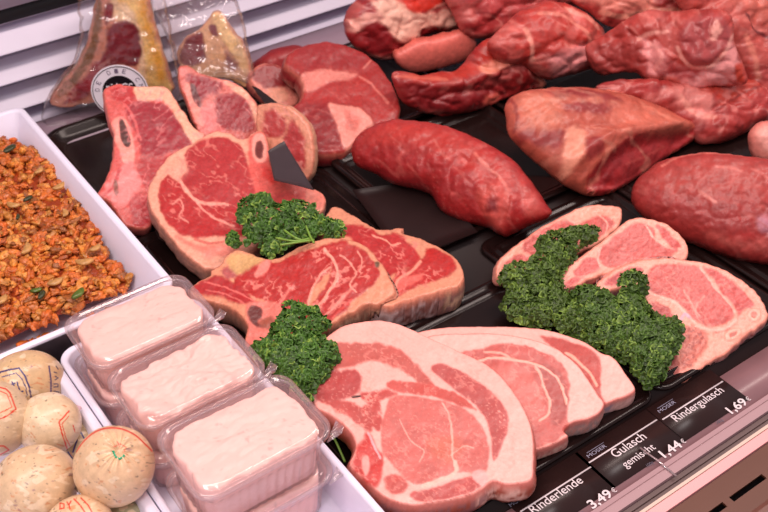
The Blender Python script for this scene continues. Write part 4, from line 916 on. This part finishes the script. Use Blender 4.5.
for cx, cy, zt, w_, by, rg, gp in stacks:
    h = (zt-.006)/2
    for lev, z0 in ((0, .0045), (1, .0045+h+.0012)):
        where = 'upper' if lev else 'lower'
        desc = {'back': 'next to the orange meat', 'middle': 'between two stacks', 'front': 'nearest the pork chops'}[w_]
        hs = .0520 if w_ == 'front' else .0515
        clear_box(f'{where} clear lidded box of the {w_} stack, {desc}', cx, cy, z0, h, hx=hs, hy=.0335 if w_ != 'front' else .036)
        paste(f'pink spread filling the {where} clear box of the {w_} stack', cx, cy, hs-.0050, (.0335 if w_ != 'front' else .036)-.0050, z0+.0015, z0+h-.0030-(0.002 if (w_=='middle') else .0005), 600+int(cy*1000)+lev, rg if lev else .002, gp)

# ================================================================ ROUND SAUSAGES
def proj(V):
    d = V-C0; z = d@FW; return 384+FPX*(d@RT)/z, 256-FPX*(d@UP)/z
def sausage(label, px, py, z, rpx, asp=(1, 1, 1), base=(216, 188, 154), rotz=0, lines=(), pleat=None, seed=0, clip=None, side_dir=None, dens=.665):
    c = W(px, py, z); R = rpx*np.linalg.norm(c-C0)/FPX
    nu, nv = 240, 136
    th = np.linspace(0, 2*np.pi, nu, endpoint=False); ph = np.linspace(0, np.pi, nv)[1:-1]
    D = np.array([[(math.sin(p)*math.cos(t), math.sin(p)*math.sin(t), math.cos(p)) for t in th] for p in ph]).reshape(-1, 3)
    D = np.concatenate([D, [(0, 0, 1), (0, 0, -1)]])
    Rm = np.array(Matrix.Rotation(rotz, 3, 'Z'))
    r = R*(1+.03*(vnoise(D[:,0]*1.7+9, D[:,1]*1.7+D[:,2]*1.3+9, seed)-.5))
    V = (D*np.array(asp))@Rm.T*r[:, None]+c
    if pleat is not None:
        pd = rays(np.array(pleat[0], float), np.array(pleat[1], float)); pd = pd/np.linalg.norm(pd)
        oc = C0-c; b = oc@pd; disc_ = b*b-(oc@oc-R*R); hit = C0+pd*(-b-math.sqrt(max(disc_, 0))); ax = (hit-c)/np.linalg.norm(hit-c)
        u = np.cross(ax, [0, 0, 1.]); u /= np.linalg.norm(u); v = np.cross(ax, u)
        Vn = (V-c)/np.linalg.norm(V-c, axis=1)[:, None]; ang = np.arctan2(Vn@v, Vn@u); co = Vn@ax; dist = np.arccos(np.clip(co, -1, 1))
        amp = np.exp(-(dist/.65)**2)*np.clip(dist/.08, 0, 1)
        V = V+Vn*(-R*.075*np.exp(-(dist/.20)**2)+R*.035*amp*np.cos(ang*15+2*np.sin(ang*3)))[:, None]
    x, y = proj(V); nrm = (V-c)/np.linalg.norm(V-c, axis=1)[:, None]; vis = (nrm@(C0-c)/np.linalg.norm(C0-c)) > .12
    col = np.tile(lin(base), (len(V), 1))
    S = V*1000
    f = fbm(S[:,0]/9+S[:,2]/11+20, S[:,1]/9-S[:,2]/7+20, seed+2); col = col*(1+.25*(f-.5))[:, None]
    def spots(sc, thr, cc, al, sd):
        nonlocal col
        q = fbm(S[:,0]/sc+S[:,2]/sc*.7+50, S[:,1]/sc+S[:,2]/sc*.6+50, sd, 2); w = al*sstep(thr, thr+.05, q); col = col*(1-w[:, None])+lin(cc)*w[:, None]
    spots(3.0, dens+.12, (200, 128, 82), .7, seed+5); spots(2.2, dens+.15, (110, 92, 76), .75, seed+9); spots(5, dens, (236, 214, 184), .6, seed+12); spots(3.2, dens+.17, (140, 96, 110), .6, seed+15)
    for cc, wd, pts in lines:
        dd = segdist(x, y, np.array(pts, float) if len(pts) < 3 else smooth(pts, 3, False) if len(pts) > 6 else np.array(pts, float), False)[0]
        w = (1-sstep(wd*.55, wd*.95, dd))*vis; col = col*(1-w[:, None])+lin(cc)*w[:, None]
    F = []
    m = len(ph)
    for i in range(m-1):
        for j in range(nu):
            k = (j+1) % nu; F.append((i*nu+j, (i+1)*nu+j, (i+1)*nu+k, i*nu+k))
    t0 = m*nu
    for j in range(nu):
        k = (j+1) % nu; F.append((t0, j, k)); F.append((t0+1, (m-1)*nu+k, (m-1)*nu+j))
    root = empty('round_sausage', (c[0], c[1], V[:,2].min()), label, 'sausage', 'round sausages in the white tray')
    mesh_obj('casing', V, F, M_CASING, parent=root, cols=col)
    if clip:
        pts = []
        for (qx, qy) in clip:
            pd = rays(np.array(float(qx)), np.array(float(qy))); pd = pd/np.linalg.norm(pd); oc = C0-c; b = oc@pd; dd = b*b-(oc@oc-(R*.97)**2); t = -b-math.sqrt(max(dd, 0)); pts.append(tuple(C0+pd*t))
        mesh_obj('string_loop', *tube(pts, .0008, 8), M_GREEN, parent=root)
    return root, c, R
M_GREEN = mat_plain('green_string', (40, 165, 120), rough=.5)
PR = (52, 40, 104); RD = (214, 62, 40)
sausage('largest brown sausage with a purple printed crest at the back of the tray', 24, 385, .042, 38, (1.0, .80, .86), (206, 172, 130), -.1,
        [(PR, 1.1, [(-3, 373), (8, 370), (19, 368), (25, 376), (29, 386), (31, 397)]), (PR, .7, [(2, 377), (16, 373), (22, 379), (26, 388), (27, 396)]), (PR, 1.0, [(49, 366), (51, 380), (51, 396)]),
         (PR, 1.0, [(17, 382), (20, 392)]), (PR, 1.0, [(20, 392), (23, 391)]), (PR, 1.0, [(12, 382), (14, 386)]), (PR, 1.0, [(10, 385), (15, 383)]),
         ((70, 60, 90), .7, [(54, 372), (57, 373)]), ((70, 60, 90), .7, [(55, 376), (58, 378), (55, 380)]), ((70, 60, 90), .7, [(54, 384), (58, 384), (58, 387), (54, 387)]), ((70, 60, 90), .7, [(54, 391), (59, 392)]), ((70, 60, 90), .7, [(56, 366), (58, 369)])], seed=11)
sausage('low sausage with dark blue print, mostly hidden behind the pleated one', 78, 441, .024, 21, (1, 1, .9), (190, 165, 130), 0, [(PR, 1.2, [(74, 425), (82, 434)]), (PR, 1.2, [(77, 440), (73, 452)]), (PR, 1, [(68, 452), (72, 458)]), (PR, 1, [(78, 428), (84, 438)])], seed=14)
r3, c3, R3 = sausage('light sausage with a red hexagon outline on its right side, below the crest', 49, 424, .052, 30, (1, 1, .98), (216, 190, 156), 0,
        [(RD, 1.0, [(69, 411), (59, 422), (63, 437), (68, 451), (74, 446)]), (RD, .6, [(69, 416), (62, 424), (66, 438), (70, 446)]), (RD, .8, [(26, 449), (31, 447), (34, 449)]), (RD, .7, [(73, 425), (75, 432)])], seed=17)
sausage('sausage cut off by the left edge with a red hexagon frame', -6, 419, .062, 34, (1, 1, 1.05), (214, 186, 152), 0,
        [(RD, 1.0, [(-5, 386), (6, 389), (10, 393), (16, 409), (7, 416), (0, 419)]), (RD, .6, [(0, 391), (7, 394), (12, 407), (0, 413)]), (RD, 1.0, [(-2, 446), (4, 446), (9, 450), (-2, 456)])], seed=23)
sausage('big speckled sausage without print at the lower left', 34, 487, .052, 40, (1.05, .95, .94), (212, 180, 144), .3, [], seed=31, dens=.64)
sausage('pale green-grey sausage at the bottom, under the pleated one', 126, 520, .026, 22, (1, 1, .9), (170, 166, 132), 0, [], seed=34)
sausage('sausage at the bottom edge with red stripes and red letters', 78, 528, .050, 30, (1.1, 1, 1), (218, 184, 148), 0,
        [(RD, 1.0, [(74, 499), (80, 505), (86, 514)]), (RD, 1.0, [(81, 498), (88, 505), (93, 514)]), (RD, .9, [(60, 503), (60, 509)]), (RD, .9, [(60, 503), (64, 504), (64, 508), (60, 509)]), (RD, .9, [(67, 502), (69, 505), (71, 501)]), (RD, .9, [(69, 505), (70, 509)])], seed=37)
sausage('pleated sausage with a green string loop in the middle of its gathered end', 114, 466, .068, 38.5, (1, 1, 1), (220, 184, 146), 0,
        [(RD, 1.1, [(76, 452), (84, 441), (95, 432), (108, 428), (122, 429), (135, 435), (144, 443), (152, 451)]), ((222, 110, 84), .7, [(114, 447), (120, 444), (126, 447), (124, 452)]), ((222, 110, 84), .6, [(117, 441), (120, 447)])],
        pleat=(119, 450), seed=41, clip=[(113, 451), (115, 456), (119, 459), (123, 457), (124, 455)])
# plastic tag on the hexagon sausage, steel clip near the bottom
M_TAG = mat_plain('pale_plastic_tag', (240, 205, 215), rough=.4)
t0 = W(75, 410, .052)
V, F = box_vf(-.004, .004, -.003, .003, -.0012, .0012); V = [tuple(Matrix.Rotation(.5, 3, 'Z') @ Vector(v)+Vector(t0)) for v in V]
tg = empty('sausage_tag', tuple(t0), 'small pale plastic tag with green thread against the tray rim', 'tag')
mesh_obj('tag_plate', V, F, M_TAG, parent=tg); mesh_obj('thread', *tube([tuple(W(66, 403, .055)), tuple(W(68, 408, .056)), tuple(W(72, 409, .053))], .0008), M_GREEN, parent=tg)
M_STEEL = mat_plain('steel_clip', (190, 195, 205), rough=.2, metal=1)
tag(mesh_obj('steel_clip', *tube([tuple(W(76, 488, .056)), tuple(W(80, 492, .058)), tuple(W(82, 497, .056)), tuple(W(77, 500, .055))], .0012), M_STEEL), 'little steel sausage clip between the pleated and the striped sausage', 'clip')

# ================================================================ ORANGE MARINATED MEAT
rs = np.random.RandomState(5)
HEAP = smooth([(-60, 150), (-20, 138), (8, 139), (24, 146), (44, 158), (62, 174), (72, 192), (84, 212), (94, 230), (104, 250), (118, 268), (131, 276), (126, 288), (105, 297), (80, 306), (50, 318), (20, 332), (0, 342), (-40, 355), (-90, 300)], 5)
def ico(sub):
    import bmesh
    b = bmesh.new(); bmesh.ops.create_icosphere(b, subdivisions=sub, radius=1); b.verts.ensure_lookup_table()
    v = np.array([x.co[:] for x in b.verts]); f = [[w.index for w in x.verts] for x in b.faces]; b.free(); return v, f
iv, if_ = ico(3)
blob('meat_salad_base', 'x', 'x', [tuple(p) for p in HEAP[::5]], [(0, 335, .020), (125, 276, .020), (10, 140, .024)], .010, (176, 74, 24), [], hlow=.016, mat=M_SALAD, lump=.003, rough=.002, single=True, res=2.2)
base_obj = bpy.data.objects['meat_salad_base']
bx0, by0 = HEAP.min(0); bx1, by1 = HEAP.max(0)
PALETTE = [(224,118,34),(206,94,26),(232,140,44),(196,84,26),(214,108,48),(236,164,80),(160,58,28),(206,98,30),(222,96,28),(186,124,48),(112,56,26),(236,150,56)]
VV = []; FF = []; CC = []
N_CH = 2300; cnt = 0
while cnt < N_CH:
    x = rs.uniform(bx0, bx1); y = rs.uniform(by0, by1)
    s = float(sdf(np.array([x]), np.array([y]), HEAP)[0])
    if s > 1.5: continue
    p0 = W(x, y, .030); h = hget(p0[None])[0]+rs.uniform(-.002, .0035)
    big = cnt < 1150
    sc = np.array([rs.uniform(.0036, .0078), rs.uniform(.0024, .0046), rs.uniform(.0020, .0036)]) if big else np.array([rs.uniform(.0014, .0034), rs.uniform(.0012, .0026), rs.uniform(.001, .0022)])
    if not big: h += .001
    c = np.array([p0[0], p0[1], h+.007*(vnoise(np.array([x/17.]), np.array([y/17.]), 55)[0]-.4)])
    d = iv*(1+.9*(vnoise(iv[:,0]*2.2+rs.uniform(5, 90), iv[:,1]*2.2+iv[:,2]*1.9+rs.uniform(5, 90), 3)-.5)+.5*(vnoise(iv[:,0]*5+rs.uniform(9, 90), iv[:,1]*5+iv[:,2]*4+rs.uniform(9, 90), 4)-.5))[:, None]*sc
    d[:, 1] += d[:, 0]**2/sc[0]*rs.uniform(-.5, .5)
    Rm = np.array(Matrix.Rotation(rs.uniform(0, 6.28), 3, 'Z') @ Matrix.Rotation(rs.uniform(-.8, .8), 3, 'X') @ Matrix.Rotation(rs.uniform(-.5, .5), 3, 'Y'))
    off = len(VV)*len(iv); VV.append(d@Rm.T+c); FF += [[i+off for i in f] for f in if_]
    col = lin(PALETTE[rs.randint(len(PALETTE))])*rs.uniform(.7, 1.1); col = col*.6+lin((196,118,54))*.4; cv = np.tile(col, (len(iv), 1)); cv *= (.75+.5*vnoise(iv[:,0]*2+cnt, iv[:,1]*2+iv[:,2], 6))[:, None]; CC.append(cv)
    cnt += 1
so = mesh_obj('marinated_meat', np.concatenate(VV), FF, M_SALAD, cols=np.concatenate(CC))
tag(so, 'heap of orange marinated shredded meat in the deep white tray', 'meat salad', kind='stuff')
base_obj.name = 'heap_core'; base_obj['label'] = 'x'
for k in ('label', 'category'): del base_obj[k]
base_obj['kind'] = 'stuff'
base_obj.parent = so; base_obj.location = Vector(base_obj.location)-Vector(so.location)
M_MUSH = mat_plain('cooked_mushroom', (190, 140, 80), rough=.35, noise=.3, nscale=200, bump=.3); M_PEP = mat_plain('green_pepper', (84, 104, 34), rough=.25, noise=.4, nscale=150); M_HRB = mat_plain('dark_herb', (52, 56, 24), rough=.4, noise=.3, nscale=200)
def piece(name, mat, px, py, z, size, rot, curve, label, cat, group):
    n = 10; V = []; F = []
    for k, zz in ((0, 0), (1, -.0016)):
        for i in range(n+1):
            for j in range(5):
                u = i/n*2-1; v = j/4*2-1
                w_ = math.sqrt(max(.05, 1-u*u*.9)); V.append((u*size, v*size*.42*w_+curve*size*(u*u), zz+size*.18*(1-u*u)-abs(v)*size*.12))
    m = (n+1)*5
    for i in range(n):
        for j in range(4): a = i*5+j; F.append((a, a+5, a+6, a+1)); F.append((m+a, m+a+1, m+a+6, m+a+5))
    for i in range(n): F += [(i*5, m+i*5, m+i*5+5, i*5+5), (i*5+4, i*5+9, m+i*5+9, m+i*5+4)]
    for j in range(4): F += [(j, j+1, m+j+1, m+j), (n*5+j, m+n*5+j, m+n*5+j+1, n*5+j+1)]
    c = W(px, py, z); Rm = Matrix.Rotation(rot, 3, 'Z') @ Matrix.Rotation(.25, 3, 'X')
    V = [tuple(Rm @ Vector(v)+Vector(c)) for v in V]
    return tag(mesh_obj(name, V, F, mat), label, cat, group)
for i, (x, y, s, r, where) in enumerate([(60,186,.007,.3,'near the top right edge of the heap'),(84,262,.008,-.5,'right of the dark green piece'),(28,248,.008,.9,'in the middle left of the heap'),(56,282,.007,0,'just above the green strip'),(66,212,.006,1.2,'high on the right slope of the heap'),(12,205,.007,-.9,'at the left of the heap'),(40,170,.006,.6,'near the top of the heap'),(96,248,.006,.2,'at the right slope of the heap'),(2,300,.007,.4,'at the left edge near the bottom of the heap')]):
    piece('mushroom_slice', M_MUSH, x, y, .0395, s, r, .35, 'tan cooked mushroom slice '+where, 'mushroom', 'mushroom slices in the orange meat')
for x, y, s, r, where in [(79,293,.0075,.5,'beside the tray rim behind the back box'),(36,290,.005,-.3,'left of the larger one')]:
    piece('pepper_strip', M_PEP, x, y, .037, s, r, .2, 'green pepper strip '+where, 'vegetable', 'green pepper strips')
for x, y, s, r, where in [(42,294,.0055,.8,'between the two green pepper strips'),(28,198,.005,.2,'in the upper middle of the heap'),(10,148,.008,.4,'at the top of the heap by the tray wall'),(18,216,.004,1,'left of the upper middle')]:
    piece('herb_leaf', M_HRB, x, y, .040, s, r, .1, 'dark green herb leaf '+where, 'herb', 'dark herb leaves in the orange meat')

# ================================================================ PARSLEY
def parsley(label, lobes, plane, hmax, dens, seed, stems=(), tone=1.0, rl=.0033, olive=0.0, lift=.0):
    rg = np.random.RandomState(seed); pl = plane3(plane); n = pl[1]
    polys = [smooth(l, 5) for l in lobes]
    VV = []; FF = []; CC = []; k = 12; off = 0
    for P in polys:
        area_ = .5*abs(np.dot(P[:,0], np.roll(P[:,1], 1))-np.dot(P[:,1], np.roll(P[:,0], 1)))
        N = int(area_*dens); x0, y0 = P.min(0); x1, y1 = P.max(0)
        X = rg.uniform(x0, x1, N*6); Y = rg.uniform(y0, y1, N*6)
        # clumpy outline
        s = sdf(X, Y, P)+5*(fbm(X/9, Y/9, seed+5)-.5); ok = s < 0; X, Y, s = X[ok][:N], Y[ok][:N], s[ok][:N]
        d, qx, qy, _ = segdist(X, Y, P); gx, gy = (qx-X)/(d+1e-6), (qy-Y)/(d+1e-6)
        t = np.clip(d/16, 0, 1); prof = np.sqrt(1-(1-t)**2)
        lump = .55+.45*vnoise(X/10, Y/10, seed+8)
        base = onplane(X, Y, pl); out = onplane(X+gx, Y+gy, pl)-base; out /= np.linalg.norm(out, axis=1)[:, None]+1e-9
        for i in range(len(X)):
            dep = 1 if rg.rand() < .6 else rg.uniform(.3, .9)
            c = base[i]+n*(hmax*prof[i]*lump[i]*dep)
            hz = hget(c[None])[0]+.0015; c[2] = max(c[2], hz)
            nn = Vector(n+out[i]*(1-t[i])*1.2+rg.normal(0, .45, 3)).normalized(); a = nn.orthogonal().normalized(); b = nn.cross(a); a, b, nv_ = np.array(a), np.array(b), np.array(nn)
            r = rl*rg.uniform(.7, 1.25); cup = rg.uniform(.2, .6); ph0 = rg.uniform(0, 6.28); fr = rg.randint(3, 5)
            g = (lin((66, 104, 34))*(1-olive)+lin((104, 112, 46))*olive)*rg.uniform(.55, 1.15)*tone
            if rg.rand() < .12: g = lin((120, 150, 60))*tone
            ring = []
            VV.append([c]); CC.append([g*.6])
            for q, (rr, hh, bright) in enumerate(((.5, .10, .8), (.85, .35, 1.15), (1.0, .15, 1.7))):  # paler curled rims, with the glints on the curls put into the colour
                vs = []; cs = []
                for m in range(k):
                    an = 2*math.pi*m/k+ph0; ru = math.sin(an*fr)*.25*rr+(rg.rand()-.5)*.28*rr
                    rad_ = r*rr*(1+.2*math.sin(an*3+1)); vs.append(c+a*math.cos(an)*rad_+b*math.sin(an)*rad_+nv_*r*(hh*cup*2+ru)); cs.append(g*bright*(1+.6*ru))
                VV.append(vs); CC.append(cs)
            for m in range(k):
                j = (m+1) % k; FF.append((off, off+1+m, off+1+j))
                FF.append((off+1+m, off+1+k+m, off+1+k+j, off+1+j)); FF.append((off+1+k+m, off+1+2*k+m, off+1+2*k+j, off+1+k+j))
            off += 1+3*k
    V = np.array([v for g_ in VV for v in g_]); Cc = np.array([c for g_ in CC for c in g_])
    root = empty('parsley_sprig', (V[:,0].mean(), V[:,1].mean(), V[:,2].min()), label, 'parsley')
    mesh_obj('leaves', V, FF, M_HERB, parent=root, cols=Cc)
    for st_ in stems:
        pts = []
        for (x, y, z) in st_: pts.append(tuple(W(x, y, z)))
        pts = [tuple(p) for p in smooth(pts, 5, False)]
        mesh_obj('stem', *tube(pts, .0010, 7), M_STEM, parent=root)
    return root
M_STEM = mat_plain('parsley_stem', (120, 158, 62), rough=.4, noise=.1)
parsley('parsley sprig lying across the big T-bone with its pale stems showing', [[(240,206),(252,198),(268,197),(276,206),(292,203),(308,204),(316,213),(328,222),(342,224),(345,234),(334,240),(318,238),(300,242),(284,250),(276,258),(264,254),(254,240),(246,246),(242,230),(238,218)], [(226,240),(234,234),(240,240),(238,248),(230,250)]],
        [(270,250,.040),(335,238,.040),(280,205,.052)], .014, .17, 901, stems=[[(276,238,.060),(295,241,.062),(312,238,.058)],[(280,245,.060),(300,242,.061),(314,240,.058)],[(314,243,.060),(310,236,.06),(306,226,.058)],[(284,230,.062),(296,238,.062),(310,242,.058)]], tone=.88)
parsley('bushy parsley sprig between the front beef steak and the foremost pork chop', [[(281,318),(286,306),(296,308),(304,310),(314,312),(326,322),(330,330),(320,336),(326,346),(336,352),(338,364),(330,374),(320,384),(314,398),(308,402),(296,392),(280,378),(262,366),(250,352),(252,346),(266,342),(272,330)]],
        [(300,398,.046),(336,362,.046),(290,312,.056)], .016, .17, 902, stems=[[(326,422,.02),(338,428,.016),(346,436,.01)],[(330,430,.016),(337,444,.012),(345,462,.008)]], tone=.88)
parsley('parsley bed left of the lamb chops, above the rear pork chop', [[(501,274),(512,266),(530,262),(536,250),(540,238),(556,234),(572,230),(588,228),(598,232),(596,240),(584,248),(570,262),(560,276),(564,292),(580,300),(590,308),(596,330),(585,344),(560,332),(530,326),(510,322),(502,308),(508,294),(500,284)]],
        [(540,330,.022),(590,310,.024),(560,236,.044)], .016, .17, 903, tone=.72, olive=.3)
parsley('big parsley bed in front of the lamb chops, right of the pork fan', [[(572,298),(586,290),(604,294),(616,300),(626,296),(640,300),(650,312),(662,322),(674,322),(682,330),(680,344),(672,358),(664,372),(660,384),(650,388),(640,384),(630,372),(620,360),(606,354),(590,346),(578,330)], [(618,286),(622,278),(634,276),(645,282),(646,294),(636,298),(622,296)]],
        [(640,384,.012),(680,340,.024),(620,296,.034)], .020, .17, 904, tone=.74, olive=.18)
